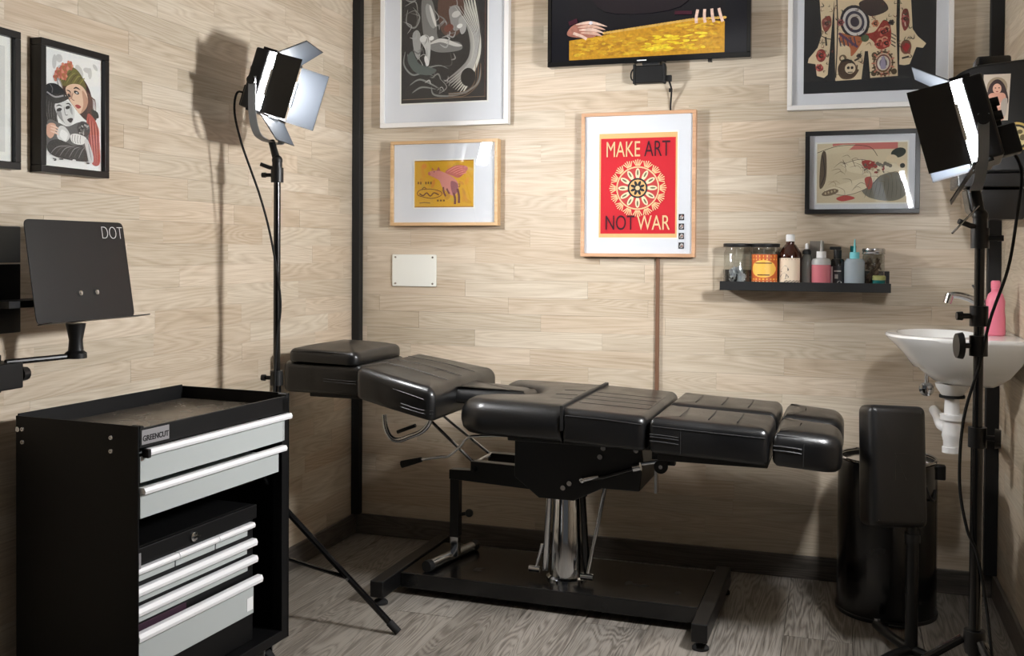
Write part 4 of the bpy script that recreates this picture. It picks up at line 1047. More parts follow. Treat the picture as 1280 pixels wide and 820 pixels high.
# --- paper cut-out of a tattooed body on black, large white frame on the right
A = Art(); w, h = 0.416, 0.56
A.rect(-w / 2, w / 2, -h / 2, h / 2, (30, 29, 31))
zb = -h / 2; SK = (222, 200, 166); LN = (46, 34, 30); RD = (150, 52, 42)
A.poly([(-0.118, zb + 0.56), (-0.105, zb + 0.04), (-0.022, zb + 0.042), (-0.012, zb + 0.135), (-0.002, zb + 0.135), (0.006, zb + 0.045), (0.092, zb + 0.048), (0.085, zb + 0.22), (0.092, zb + 0.56)], SK)
A.poly([(-0.160, zb + 0.33), (-0.150, zb + 0.56), (-0.098, zb + 0.56), (-0.112, zb + 0.31), (-0.122, zb + 0.17), (-0.130, zb + 0.062), (-0.142, zb + 0.052), (-0.165, zb + 0.06), (-0.170, zb + 0.10), (-0.195, zb + 0.105), (-0.192, zb + 0.12), (-0.163, zb + 0.155), (-0.15, zb + 0.20)], SK)
A.poly([(0.096, zb + 0.56), (0.096, zb + 0.085), (0.112, zb + 0.082), (0.128, zb + 0.085), (0.148, zb + 0.14), (0.168, zb + 0.136), (0.178, zb + 0.15), (0.152, zb + 0.175), (0.136, zb + 0.20), (0.128, zb + 0.33), (0.14, zb + 0.56)], SK)
A.line([(0.094, zb + 0.56), (0.09, zb + 0.30), (0.094, zb + 0.10)], 0.005, (24, 22, 22)); A.line([(-0.112, zb + 0.45), (-0.10, zb + 0.24), (-0.104, zb + 0.05)], 0.004, (60, 50, 42))
A.line([(-0.16, zb + 0.20), (-0.135, zb + 0.185), (-0.112, zb + 0.18)], 0.003, LN)
# motifs
for r, c in ((0.046, (40, 36, 44)), (0.038, (206, 200, 196)), (0.030, (58, 54, 70)), (0.022, (196, 186, 176)), (0.014, (60, 50, 60))): A.ell(-0.045, zb + 0.235, r, r * 1.25, c, 0.3)
A.blob([(-0.09, zb + 0.20), (-0.06, zb + 0.19), (-0.02, zb + 0.18), (-0.03, zb + 0.15), (-0.055, zb + 0.12), (-0.06, zb + 0.15), (-0.09, zb + 0.17)], (176, 100, 62)); A.line([(-0.095, zb + 0.20), (-0.06, zb + 0.17), (-0.035, zb + 0.15)], 0.008, (96, 60, 92))
for k in range(5): A.line([(-0.095 + k * 0.012, zb + 0.185), (-0.088 + k * 0.012, zb + 0.155)], 0.004, (70, 62, 84))
A.blob([(-0.01, zb + 0.19), (0.02, zb + 0.20), (0.045, zb + 0.235), (0.065, zb + 0.22), (0.07, zb + 0.18), (0.06, zb + 0.145), (0.03, zb + 0.14), (0.015, zb + 0.165)], RD)
for p in ((0.04, 0.2), (0.05, 0.17), (0.035, 0.165), (0.055, 0.205)): A.ell(p[0], zb + p[1], 0.011, 0.011, (206, 150, 120)); A.ell(p[0], zb + p[1], 0.006, 0.006, (120, 36, 34))
A.ell(-0.012, zb + 0.178, 0.013, 0.012, (82, 96, 66)); A.blob([(-0.03, zb + 0.30), (0.03, zb + 0.31), (0.06, zb + 0.27), (0.01, zb + 0.25), (-0.02, zb + 0.27)], (62, 48, 46))
A.ell(-0.068, zb + 0.078, 0.030, 0.033, (74, 54, 40)); A.ell(-0.058, zb + 0.08, 0.017, 0.018, (220, 200, 170)); A.ell(-0.064, zb + 0.082, 0.0045, 0.005, LN); A.ell(-0.052, zb + 0.082, 0.0045, 0.005, LN); A.line([(-0.066, zb + 0.067), (-0.05, zb + 0.067)], 0.003, LN); A.ell(-0.082, zb + 0.115, 0.012, 0.012, (110, 84, 60)); A.ell(-0.082, zb + 0.115, 0.007, 0.007, SK)
A.line([(-0.095, zb + 0.065), (-0.08, zb + 0.048), (-0.05, zb + 0.05), (-0.032, zb + 0.075)], 0.006, (92, 70, 52)); A.line([(-0.045, zb + 0.105), (-0.03, zb + 0.112)], 0.006, LN)
for rx, c in ((0.032, (86, 66, 40)), (0.027, (206, 176, 150)), (0.023, (120, 70, 64)), (0.019, (226, 216, 204)), (0.012, (110, 100, 120))): A.ell(0.046, zb + 0.092, rx, rx * 1.28, c)
for px_, pz in ((0.017, 0.06), (0.08, 0.063), (0.018, 0.12)): A.ell(px_, zb + pz, 0.009, 0.010, (78, 62, 40))
for k in range(4): A.line([(0.070, zb + 0.19 - 0.012 * k), (0.084, zb + 0.18 - 0.012 * k)], 0.003, LN)
A.ell(-0.152, zb + 0.128, 0.016, 0.022, (130, 56, 50)); A.ell(-0.150, zb + 0.13, 0.008, 0.01, (200, 160, 140)); A.ell(-0.156, zb + 0.085, 0.012, 0.011, (140, 50, 48)); A.line([(-0.135, zb + 0.16), (-0.138, zb + 0.19)], 0.006, LN)
A.blob([(-0.148, zb + 0.25), (-0.125, zb + 0.26), (-0.12, zb + 0.23), (-0.138, zb + 0.205), (-0.15, zb + 0.23)], (140, 66, 54))
A.ell(0.116, zb + 0.142, 0.017, 0.024, (120, 76, 58)); A.blob([(0.104, zb + 0.145), (0.116, zb + 0.155), (0.128, zb + 0.145), (0.116, zb + 0.125)], (164, 40, 44)); A.blob([(0.104, zb + 0.26), (0.12, zb + 0.265), (0.126, zb + 0.22), (0.112, zb + 0.195), (0.102, zb + 0.22)], (130, 56, 50)); A.line([(0.108, zb + 0.25), (0.114, zb + 0.21)], 0.004, (216, 190, 170)); A.line([(0.104, zb + 0.105), (0.126, zb + 0.11)], 0.006, LN)
for cx, cz, r, c in ((-0.152, 0.128, 0.017, RD), (-0.158, 0.088, 0.012, (158, 60, 52)), (-0.135, 0.235, 0.014, (120, 64, 56)), (0.113, 0.235, 0.013, (140, 56, 52)), (0.044, 0.195, 0.014, RD), (0.055, 0.158, 0.015, (160, 62, 50)), (0.03, 0.155, 0.012, RD), (0.02, 0.225, 0.012, (170, 96, 64)), (-0.09, 0.235, 0.012, (120, 56, 56)), (0.07, 0.225, 0.010, LN), (-0.03, 0.12, 0.009, LN)):
    A.rose(cx, zb + cz, r, c, tuple(min(255, v + 46) for v in c), LN)
q = random.Random(21)
for bx_ in ((-0.112, -0.012, 0.05, 0.30), (0.004, 0.088, 0.055, 0.30), (-0.165, -0.125, 0.07, 0.30), (0.10, 0.128, 0.09, 0.30)):
    for k in range(22):
        x, z = q.uniform(bx_[0], bx_[1]), zb + q.uniform(bx_[2], bx_[3])
        a, L_ = q.uniform(0, 6.28), q.uniform(0.006, 0.014)
        A.line([(x, z), (x + L_ * math.cos(a), z + L_ * math.sin(a)), (x + L_ * 1.3 * math.cos(a + 1.0), z + L_ * 1.3 * math.sin(a + 1.0))], q.uniform(0.0015, 0.0035), [LN, (92, 70, 52), (120, 60, 50), (70, 84, 62)][k % 4], True)
for rx in (0.034, 0.028): 
    for k in range(18): A.ell(0.046 + rx * math.cos(k * 0.349), zb + 0.092 + rx * 1.28 * math.sin(k * 0.349), 0.0035, 0.0028, [(70, 52, 34), (190, 120, 100)][k % 2], 0, 7)
A.blob([(0.038, zb + 0.075), (0.054, zb + 0.075), (0.052, zb + 0.105), (0.046, zb + 0.115), (0.04, zb + 0.105)], (150, 140, 160)); A.line([(0.034, zb + 0.068), (0.046, zb + 0.064), (0.058, zb + 0.068)], 0.005, (110, 84, 46))
A.line([(-0.09, zb + 0.10), (-0.07, zb + 0.108), (-0.05, zb + 0.10)], 0.008, LN, True); A.line([(-0.06, zb + 0.058), (-0.04, zb + 0.066), (-0.036, zb + 0.09)], 0.004, (92, 70, 52))
framed('white framed black picture with a tattooed paper body, right of the television', (1.908, 0.0, 1.952), 0, 0.522, 0.69, 0.016, 0.032, 'white_frame', A, 0.416, 0.56, -0.010, bevel_edge=False)

# --- pale print in black frame: generic pale shapes and drapery
A = Art(); w, h = 0.286, 0.200
A.rect(-w / 2, w / 2, -h / 2, h / 2, (218, 202, 172))
A.rect(-w / 2 + 0.05, w / 2 - 0.03, h / 2 - 0.022, h / 2, (206, 120, 112)); A.poly([(-w / 2, h / 2 - 0.018), (-0.06, h / 2 - 0.004), (-0.02, h / 2 - 0.004), (-0.05, h / 2 - 0.03), (-w / 2, h / 2 - 0.04)], (222, 208, 178))
A.line([(-w / 2, h / 2 - 0.03), (-0.07, h / 2 - 0.008), (0.02, h / 2 - 0.012), (0.05, h / 2 - 0.045)], 0.0018, (60, 48, 44))
A.blob([(-0.13, 0.06), (-0.115, 0.07), (-0.112, 0.0), (-0.12, -0.04), (-0.135, -0.045)], (98, 82, 66)); A.line([(-0.125, 0.06), (-0.118, 0.0), (-0.13, -0.04)], 0.003, (60, 50, 44))
A.blob([(0.02, -0.02), (0.08, 0.0), (0.13, -0.01), (0.14, -0.07), (0.10, -0.095), (0.03, -0.085), (0.0, -0.055)], (128, 124, 112))
A.blob([(-0.06, 0.03), (0.0, 0.045), (0.06, 0.02), (0.10, 0.03), (0.12, 0.01), (0.06, -0.01), (0.02, -0.05), (-0.05, -0.075), (-0.12, -0.06), (-0.04, -0.03), (0.02, -0.01), (-0.04, 0.005)], (232, 218, 190))
A.line([(-0.06, 0.03), (0.0, 0.045), (0.06, 0.02)], 0.0015, (80, 62, 54)); A.line([(-0.12, -0.06), (-0.05, -0.075), (0.02, -0.05), (0.06, -0.01)], 0.0015, (80, 62, 54))
A.ell(0.115, 0.065, 0.024, 0.016, (52, 58, 50), 0.3); A.ell(0.095, 0.045, 0.018, 0.014, (226, 206, 174)); A.ell(0.125, 0.03, 0.016, 0.012, (226, 206, 174)); A.ell(0.128, 0.022, 0.008, 0.008, (52, 52, 48))
A.blob([(0.0, 0.038), (0.03, 0.04), (0.05, 0.018), (0.015, 0.012)], (168, 66, 62)); A.blob([(0.01, -0.02), (0.03, -0.015), (0.035, -0.045), (0.02, -0.055)], (186, 92, 82)); A.blob([(-0.08, -0.085), (-0.05, -0.075), (-0.02, -0.085), (-0.06, -0.095)], (190, 84, 78))
for k in range(6): A.ell(0.05 + 0.008 * k, 0.03 - 0.004 * (k % 3), 0.006, 0.006, (120, 110, 96))
A.ell(-0.10, -0.065, 0.028, 0.010, (128, 110, 90), 0.25)
for k in range(4): A.ell(-0.115 + k * 0.01, -0.068 + k * 0.003, 0.003, 0.004, (196, 176, 144))
for k in range(3): A.line([(-0.05 + 0.03 * k, 0.02), (-0.06 + 0.03 * k, 0.045)], 0.0016, (96, 76, 62))
q = random.Random(8)
for k in range(26):
    x, z = q.uniform(-0.11, 0.10), q.uniform(-0.075, 0.06); L_ = q.uniform(0.015, 0.04); a = q.uniform(-0.7, 0.7)
    A.line([(x, z), (x + L_ * math.cos(a), z + L_ * math.sin(a)), (x + L_ * 1.5 * math.cos(a - 0.5), z + L_ * 1.5 * math.sin(a - 0.5))], 0.0014, [(96, 80, 66), (150, 124, 98), (120, 100, 80)][k % 3], True)
for k in range(9): A.line([(0.01 + 0.014 * k, -0.085), (0.02 + 0.013 * k, -0.05), (0.03 + 0.011 * k, -0.015)], 0.002, (104, 102, 94), True)
A.dots(30, (0.01, 0.075, 0.0, 0.035), (0.002, 0.005), (0.002, 0.004), [(112, 100, 88), (196, 176, 146), (150, 70, 62)], 12)
framed('black framed pale print above the bottle shelf', (1.890, 0.0, 1.394), 0, 0.364, 0.279, 0.015, 0.030, 'black_frame', A, 0.286, 0.200, -0.003)

# ------------------------------------------------------------------ television
tv = root('television', 'flat black wall television showing two hands over golden grain', 'television', (1.166, -0.052, 1.996), 0)
tw, th = 0.722, 0.412
MB().box(-tw / 2, tw / 2, -0.010, 0.030, -th / 2, th / 2).build('casing', 'tv_black', tv, bevel=0.004)
for q in ((-tw / 2, tw / 2, -th / 2, -th / 2 + 0.017), (-tw / 2, tw / 2, th / 2 - 0.012, th / 2), (-tw / 2, -tw / 2 + 0.013, -th / 2 + 0.0172, th / 2 - 0.0122), (tw / 2 - 0.013, tw / 2, -th / 2 + 0.0172, th / 2 - 0.0122)):
    MB().box(q[0], q[1], -0.0165, -0.0102, q[2], q[3]).build('bezel', 'tv_black', tv, bevel=0.0015)
A = Art()
zb = -th / 2 + 0.018
A.rect(-tw / 2 + 0.014, tw / 2 - 0.014, zb, th / 2 - 0.013, (4, 6, 16))
A.rect(-0.281, 0.272, zb + 0.004, th / 2 - 0.013, (10, 8, 14))
A.poly([(-0.281, zb + 0.004), (0.272, zb + 0.004), (0.272, zb + 0.110), (0.20, zb + 0.120), (0.10, zb + 0.118), (0.04, zb + 0.108), (-0.06, zb + 0.105), (-0.16, zb + 0.086), (-0.281, zb + 0.075)], (206, 150, 40))
for k in range(260):
    q = random.Random(300 + k)
    x = q.uniform(-0.26, 0.25); z = zb + q.uniform(0.016, 0.070 + 0.09 * (x + 0.28))
    A.ell(x, min(z, zb + 0.104), q.uniform(0.006, 0.022), q.uniform(0.002, 0.006), [(218, 166, 44), (196, 140, 38), (226, 182, 52), (182, 128, 38), (210, 158, 48)][k % 5], q.uniform(-0.3, 0.3), 12)
A.dots(40, (0.0, 0.20, zb + 0.02, zb + 0.075), (0.008, 0.024), (0.002, 0.005), [(238, 206, 48), (246, 220, 60), (228, 188, 46)], 31, (-0.2, 0.2))
for k in range(40):
    x = -0.15 + k * 0.0108
    A.ell(x, zb + 0.092 + 0.030 * min(1, max(0, (x + 0.17) / 0.33)), 0.008, 0.005, (216, 170, 84), 0, 8)
SKIN = (236, 200, 180)
A.blob([(-0.281, zb + 0.090), (-0.20, zb + 0.080), (-0.175, zb + 0.096), (-0.21, zb + 0.128), (-0.25, zb + 0.134), (-0.281, zb + 0.115)], (176, 116, 98))
for k in range(4): A.line([(-0.255 + 0.006 * k, zb + 0.130 - 0.010 * k), (-0.20 + 0.004 * k, zb + 0.134 - 0.013 * k), (-0.140 - 0.006 * k, zb + 0.116 - 0.011 * k)], 0.011, [SKIN, (222, 178, 156)][k % 2], True)
A.line([(-0.265, zb + 0.10), (-0.235, zb + 0.088), (-0.215, zb + 0.076)], 0.010, SKIN)
A.ell(-0.200, zb + 0.133, 0.007, 0.006, (226, 220, 226))
A.line([(-0.281, zb + 0.135), (-0.25, zb + 0.145)], 0.016, (66, 18, 34))
for k in range(4): A.line([(0.180 + 0.024 * k, zb + 0.155), (0.175 + 0.028 * k, zb + 0.128), (0.176 + 0.030 * k, zb + 0.108)], 0.010, SKIN)
A.line([(0.10, zb + 0.15), (0.16, zb + 0.146)], 0.012, (66, 16, 34))
A.blob([(-0.15, zb + 0.17), (0.12, zb + 0.17), (0.16, zb + 0.30), (0.0, zb + 0.36), (-0.2, zb + 0.30)], (24, 14, 20)); A.ell(0.0, zb + 0.33, 0.05, 0.04, (190, 146, 122))
A.build('screen', tv, (0, -0.0106, 0), 'screen')
MB().box(-0.032, 0.002, -0.0172, -0.0166, -th / 2 + 0.006, -th / 2 + 0.0095).build('logo_bar', 'white_ink', tv)
MB().box(0.215, 0.228, -0.008, 0.012, -th / 2 - 0.007, -th / 2 - 0.0003).build('sensor', 'black_plastic', tv)
MB().box(-0.10, 0.10, 0.0305, 0.0515, -0.10, 0.10).build('wall_mount', 'black_metal', tv)
bx = root('media_box', 'small black box with cables hanging under the television', 'media box', (1.179, 0.0, 1.752), 0)
MB().box(-0.056, 0.056, -0.060, -0.028, -0.034, 0.030).build('casing', 'black_plastic', bx, bevel=0.006, seg=3)
for xa in (-0.060, 0.044): MB().box(xa, xa + 0.008, -0.062, -0.026, -0.034, 0.034).build('strap', 'rubber', bx)
MB().box(-0.03, 0.03, -0.045, -0.0005, 0.0305, 0.038).build('bracket', 'steel', bx)
MB().box(0.055, 0.074, -0.052, -0.034, -0.028, -0.008).build('plug', 'rubber', bx)
MB().tube(spline([(-0.05, -0.04, -0.026), (-0.068, -0.045, -0.015), (-0.070, -0.04, 0.01), (-0.055, -0.03, 0.034)], 6), 0.0028, 8).build('side_cable', 'rubber', bx)
MB().tube(spline([(0.066, -0.043, -0.028), (0.072, -0.03, -0.055), (0.068, -0.014, -0.09), (0.066, -0.009, -0.110), (0.066, -0.007, -0.1255)], 6), 0.0032, 8).build('drop_cable', 'rubber', bx)
MB().box(0.062, 0.073, -0.024, -0.010, -0.062, -0.050).build('cable_clip', 'rubber', bx)
tag(MB().prism(rrect(-0.007, 0.007, -0.012, 0.0, 0.003), 0.0, 0.498, Matrix.Translation((1.204, -0.0005, 0.604))).build('cable_duct', 'brown_duct'), 'thin brown cable duct running down the wall below the red poster', 'cable duct')
# blank cover plate
cp = root('cover_plate', 'blank white cover plate screwed to wall below the pig picture', 'cover plate', (0.255, 0.0, 1.044), 0)
MB().prism(rrect(-0.0925, 0.0925, -0.062, 0.062, 0.006), 0.0008, 0.008, FACE_MY).build('plate', 'cover_plate', cp, bevel=0.002)
for sx in (-1, 1):
    for sz in (-1, 1):
        MB().lathe([(0, 0.0078), (0.0045, 0.0078), (0.004, 0.0098), (0.0012, 0.0098), (0, 0.0085)], (0, 0, 0), 12, Matrix.Translation((sx * 0.078, 0, sz * 0.051)) @ FACE_MY).build('screw', 'steel', cp)

# ------------------------------------------------------------------ bottle shelf
sh = root('wall_shelf', 'black picture ledge shelf holding jars and bottles on back wall', 'shelf', (1.709, 0.0, 0.993), 0)
MB().box(-0.273, 0.273, -0.115, -0.0005, 0.0, 0.010).build('shelf_board', 'black_matte', sh, bevel=0.0008)
MB().box(-0.273, 0.273, -0.126, -0.1152, 0.0, 0.030).build('front_lip', 'black_matte', sh, bevel=0.0008)
MB().box(-0.273, 0.273, -0.012, -0.0005, 0.0102, 0.068).build('back_board', 'black_matte', sh, bevel=0.0008)
ST = 1.0035      # shelf top
YS = -0.068
def prof_thing(name, label, cat, x, y, parts, group=None, n=24):
    t = root(name, label, cat, (x, y, ST), 0, group)
    out = {}
    for pname, m, prof in parts:
        out[pname] = MB().lathe(prof, (0, 0, 0), n).build(pname, m, t)
    return t, out
def label_wrap(t, r, z0, z1, art, half=1.25, face=-PI / 2 - 0.06, name='paper_label', m='sticker'):
    """art drawn in x(-1..1), z(0..1) wrapped on a cylinder, centred on direction face"""
    rr = r
    def bend(x, y, z):
        a = face + x * half
        q = rr + (-y) * 3.0
        return (q * math.cos(a), q * math.sin(a), z0 + z * (z1 - z0))
    return art.build(name, t, (0, 0, 0), m, bend=bend)
def base_label(A, col, n=14):
    for k in range(n):
        A.poly([(-1 + 2 * k / n, 0), (-1 + 2 * (k + 1) / n, 0), (-1 + 2 * (k + 1) / n, 1), (-1 + 2 * k / n, 1)], col); A.k -= 1
    A.k += 1
    return A
def hbar(A, x0, x1, z0, z1, col, n=8):
    for k in range(n):
        A.poly([(x0 + (x1 - x0) * k / n, z0), (x0 + (x1 - x0) * (k + 1) / n, z0), (x0 + (x1 - x0) * (k + 1) / n, z1), (x0 + (x1 - x0) * k / n, z1)], col); A.k -= 1
    A.k += 1
jar_p = [(0.0, 0.0), (0.044, 0.0), (0.047, 0.004), (0.047, 0.118), (0.042, 0.128), (0.042, 0.136)]
lid_p = [(0.0, 0.1365), (0.048, 0.1365), (0.049, 0.140), (0.049, 0.147), (0.046, 0.149), (0.0, 0.149)]
t, _ = prof_thing('glass_jar', 'clear glass jar of crumpled foil with black lid, leftmost on the shelf', 'jar', 1.490, YS, [('glass', 'jar_glass', jar_p), ('lid', 'black_plastic', lid_p)])
ft = MB(); q = random.Random(3)
for k in range(34):
    m = Matrix.Translation((q.uniform(-0.024, 0.024), q.uniform(-0.024, 0.024), q.uniform(0.010, 0.062))) @ Euler((q.uniform(0, 3), q.uniform(0, 3), q.uniform(0, 3))).to_matrix().to_4x4()
    ft.box(-0.012, 0.012, -0.001, 0.001, -0.006, 0.006, m)
ft.build('wrappers', 'foil', t, stuff=True)
t, _ = prof_thing('glass_jar', 'glass jar with a wide orange and yellow label, second on the shelf', 'jar', 1.582, YS, [('glass', 'jar_glass', jar_p), ('lid', 'black_plastic', lid_p), ('contents', 'brown_bits', [(0, 0.003), (0.0435, 0.003), (0.0435, 0.112), (0, 0.112)])])
A = base_label(Art(), (196, 92, 40))
hbar(A, -1, 1, 0.90, 0.97, (236, 190, 92)); hbar(A, -1, 1, 0.02, 0.08, (240, 214, 160)); hbar(A, -0.95, 0.95, 0.80, 0.85, (236, 176, 70)); hbar(A, -0.95, 0.95, 0.12, 0.17, (236, 176, 70))
for k in range(12):
    a0, a1 = -0.85 + 1.7 * k / 12, -0.85 + 1.7 * (k + 1) / 12
    f = lambda x: 0.30 * math.sqrt(max(0, 1 - (x / 0.86) ** 2))
    A.poly([(a0, 0.5 - f(a0)), (a1, 0.5 - f(a1)), (a1, 0.5 + f(a1)), (a0, 0.5 + f(a0))], (240, 190, 84)); A.k -= 1
A.k += 1
A.poly([(-0.5, 0.50), (0.0, 0.42), (0.5, 0.50), (0.0, 0.61)], (92, 70, 32)); A.ell(0, 0.51, 0.16, 0.045, (236, 196, 110))
hbar(A, -0.55, 0.55, 0.68, 0.715, (120, 66, 30)); hbar(A, -0.40, 0.40, 0.27, 0.31, (96, 50, 26))
label_wrap(t, 0.0475, 0.014, 0.112, A, 1.1)
t, _ = prof_thing('medicine_bottle', 'dark amber bottle with white cap and cream label', 'bottle', 1.664, YS, [('glass', 'amber_liquid', [(0, 0), (0.037, 0), (0.0385, 0.003), (0.0385, 0.105), (0.036, 0.118), (0.020, 0.143), (0.014, 0.148), (0.0135, 0.156), (0, 0.156)]), ('cap', 'white_plastic', [(0, 0.1565), (0.0145, 0.1565), (0.0145, 0.177), (0.012, 0.180), (0, 0.180)])])
A = base_label(Art(), (226, 208, 184)); hbar(A, -1, 1, 0.93, 0.96, (150, 120, 100))
A.blob([(-0.75, 0.50), (-0.5, 0.66), (-0.25, 0.72), (0.0, 0.56), (-0.3, 0.48)], (96, 88, 80)); A.blob([(-0.8, 0.3), (-0.4, 0.45), (0.0, 0.30), (-0.3, 0.22)], (120, 112, 104)); A.blob([(-0.8, 0.05), (-0.4, 0.28), (0.2, 0.20), (0.8, 0.06), (0.0, 0.02)], (236, 224, 206))
for k in range(5): A.line([(-0.5 + 0.28 * k, 0.02), (-0.35 + 0.28 * k, 0.12), (-0.1 + 0.28 * k, 0.16)], 0.03, (70, 64, 60))
label_wrap(t, 0.0390, 0.010, 0.100, A, 1.05)
prof_thing('pump_bottle', 'clear slim spray bottle with black collar between amber and pink bottles', 'bottle', 1.718, YS + 0.008, [('bottle', 'clear_liquid', [(0, 0), (0.018, 0), (0.019, 0.003), (0.019, 0.085), (0.014, 0.108), (0.010, 0.112), (0, 0.112)]), ('collar', 'black_plastic', [(0, 0.1125), (0.014, 0.1125), (0.014, 0.124), (0.009, 0.130), (0, 0.130)]), ('nozzle', 'white_plastic', [(0, 0.1305), (0.006, 0.1305), (0.006, 0.146), (0.003, 0.150), (0, 0.150)])])
tag(MB().box(1.727, 1.772, -0.048, -0.014, ST, ST + 0.158).build('cardboard_box', 'grey_box', None, bevel=0.001), 'small grey box standing at the back behind the pink bottle', 'box')
prof_thing('squeeze_bottle', 'squeeze bottle of pink liquid with white nozzle', 'bottle', 1.765, YS - 0.018, [('bottle', 'pink_liquid', [(0, 0), (0.0295, 0), (0.031, 0.004), (0.031, 0.078), (0, 0.078)]), ('shoulder', 'frosted', [(0, 0.0785), (0.031, 0.0785), (0.031, 0.090), (0.027, 0.098), (0.016, 0.101), (0, 0.101)]), ('cap', 'white_plastic', [(0, 0.1015), (0.016, 0.1015), (0.0155, 0.123), (0, 0.123)]), ('nozzle', 'frosted', [(0, 0.1235), (0.0045, 0.1235), (0.0025, 0.160), (0, 0.160)])])
t, _ = prof_thing('pump_bottle', 'black foam pump bottle beside the pink squeeze bottle', 'bottle', 1.817, YS, [('bottle', 'black_gloss', [(0, 0), (0.021, 0), (0.023, 0.003), (0.023, 0.090), (0.018, 0.098), (0, 0.098)]), ('collar', 'black_plastic', [(0, 0.0985), (0.0125, 0.0985), (0.0125, 0.128), (0, 0.128)])])
MB().box(-0.026, 0.011, -0.010, 0.010, 0.1285, 0.139).build('pump_head', 'black_plastic', t, bevel=0.003)
A = base_label(Art(), (34, 34, 38)); hbar(A, -0.95, -0.6, 0.05, 0.95, (214, 212, 208)); hbar(A, -0.4, 0.5, 0.72, 0.78, (190, 188, 184)); hbar(A, -0.3, 0.1, 0.4, 0.6, (170, 168, 166)); A.ell(0.3, 0.2, 0.3, 0.10, (206, 204, 200)); hbar(A, -0.4, 0.6, 0.02, 0.05, (206, 204, 200))
label_wrap(t, 0.0234, 0.004, 0.076, A, 1.1)
prof_thing('squeeze_bottle', 'squeeze bottle of pale blue liquid with cyan nozzle', 'bottle', 1.870, YS - 0.018, [('bottle', 'blue_liquid', [(0, 0), (0.031, 0), (0.0325, 0.004), (0.0325, 0.090), (0.026, 0.099), (0, 0.099)]), ('cap', 'cyan_plastic', [(0, 0.0995), (0.0155, 0.0995), (0.015, 0.121), (0, 0.121)]), ('nozzle', 'cyan_plastic', [(0, 0.1215), (0.0045, 0.1215), (0.0028, 0.150), (0.0018, 0.164), (0, 0.164)])])
t, _ = prof_thing('glass_jar', 'glass jar of brown bits with silver banded lid at the shelf right end', 'jar', 1.930, YS + 0.018, [('glass', 'jar_glass', [(0, 0), (0.033, 0), (0.035, 0.004), (0.035, 0.108), (0.032, 0.114)]), ('lid', 'steel', [(0, 0.1145), (0.036, 0.1145), (0.037, 0.117), (0.035, 0.122), (0.037, 0.127), (0.036, 0.132), (0.033, 0.134), (0, 0.134)]), ])
ft = MB()
for k in range(60):
    m = Matrix.Translation((q.uniform(-0.02, 0.02), q.uniform(-0.02, 0.02), q.uniform(0.01, 0.095))) @ Euler((q.uniform(0, 3), q.uniform(0, 3), q.uniform(0, 3))).to_matrix().to_4x4()
    ft.box(-0.011, 0.011, -0.0015, 0.0015, -0.003, 0.003, m)
ft.build('contents', 'brown_bits', t, stuff=True)
prof_thing('small_pot', 'little teal glass pot with greenish lid at the shelf front right', 'pot', 1.946, YS - 0.030, [('glass', 'teal_jar', [(0, 0), (0.019, 0), (0.0205, 0.003), (0.0205, 0.030), (0, 0.030)]), ('lid', 'green_gold', [(0, 0.0305), (0.021, 0.0305), (0.021, 0.042), (0.018, 0.045), (0, 0.045)])])
prof_thing('pump_bottle', 'dark bottle top peeking out behind the cyan nozzle', 'bottle', 1.866, YS + 0.034, [('bottle', 'black_gloss', [(0, 0), (0.015, 0), (0.016, 0.003), (0.016, 0.09), (0.010, 0.10), (0, 0.10)]), ('cap', 'teal_jar', [(0, 0.1005), (0.010, 0.1005), (0.010, 0.142), (0, 0.142)])])

# ------------------------------------------------------------------ wash basin on the right wall
wb = root('washbasin', 'small white ceramic washbasin fixed to the right wall', 'washbasin', (WX, -0.34, 0.0), R(90))
# local x = world +y, local y+ = world -x (away from wall is -? ) : use W-matrix so that u = out of the wall, v = along it
def bowl():
    mb = MB(); bm = mb.bm
    n = 40
    def ring(sx, sy, cx, z, back):
        g = []
        for k in range(n):
            a = 2 * PI * k / n
            u = cx + sx * math.cos(a); v = sy * math.sin(a)
            g.append(bm.verts.new((v, max(-back, u) if False else u, z)))
        return g
    # outline out of the wall: superellipse clipped flat at the wall
    def outline(s, z, u0=0.0, U=0.362, V=0.225, p=2.6, du=0.0):
        g = []
        for k in range(n):
            a = -PI / 2 + PI * k / (n - 1)
            cu = math.copysign(abs(math.cos(a)) ** (2 / p), math.cos(a)); sv = math.copysign(abs(math.sin(a)) ** (2 / p), math.sin(a))
            g.append((V * s * sv, du + U * s * cu))
        return g
    rings = []
    for s, z, du in ((0.34, 0.735, 0.07), (0.46, 0.745, 0.06), (0.62, 0.770, 0.035), (0.80, 0.812, 0.012), (0.93, 0.850, 0.0), (0.985, 0.868, 0.0), (1.0, 0.876, 0.0), (0.99, 0.882, 0.0), (0.96, 0.883, 0.0)):
        rings.append([bm.verts.new((v, max(0.002, u), z)) for v, u in outline(s, z, du=du)])
    for A_, B_ in zip(rings, rings[1:]):
        for k in range(n):
            bm.faces.new((A_[k], A_[(k + 1) % n], B_[(k + 1) % n], B_[k]))
    bm.faces.new(rings[0][::-1])
    # inner bowl
    inner = []
    for s, z in ((1.0, 0.8835), (0.97, 0.876), (0.88, 0.83), (0.6, 0.785), (0.2, 0.775)):
        inner.append([bm.verts.new((0.17 * s * math.sin(2 * PI * k / n), 0.215 + 0.115 * s * -math.cos(2 * PI * k / n), z)) for k in range(n)])
    for A_, B_ in zip(inner, inner[1:]):
        for k in range(n):
            bm.faces.new((A_[k], A_[(k + 1) % n], B_[(k + 1) % n], B_[k]))
    bm.faces.new(inner[-1])
    # deck between rim and bowl
    e = [bm.edges.get((rings[-1][k], rings[-1][(k + 1) % n])) for k in range(n)] + [bm.edges.get((inner[0][k], inner[0][(k + 1) % n])) for k in range(n)]
    bmesh.ops.bridge_loops(bm, edges=[x for x in e if x])
    return mb
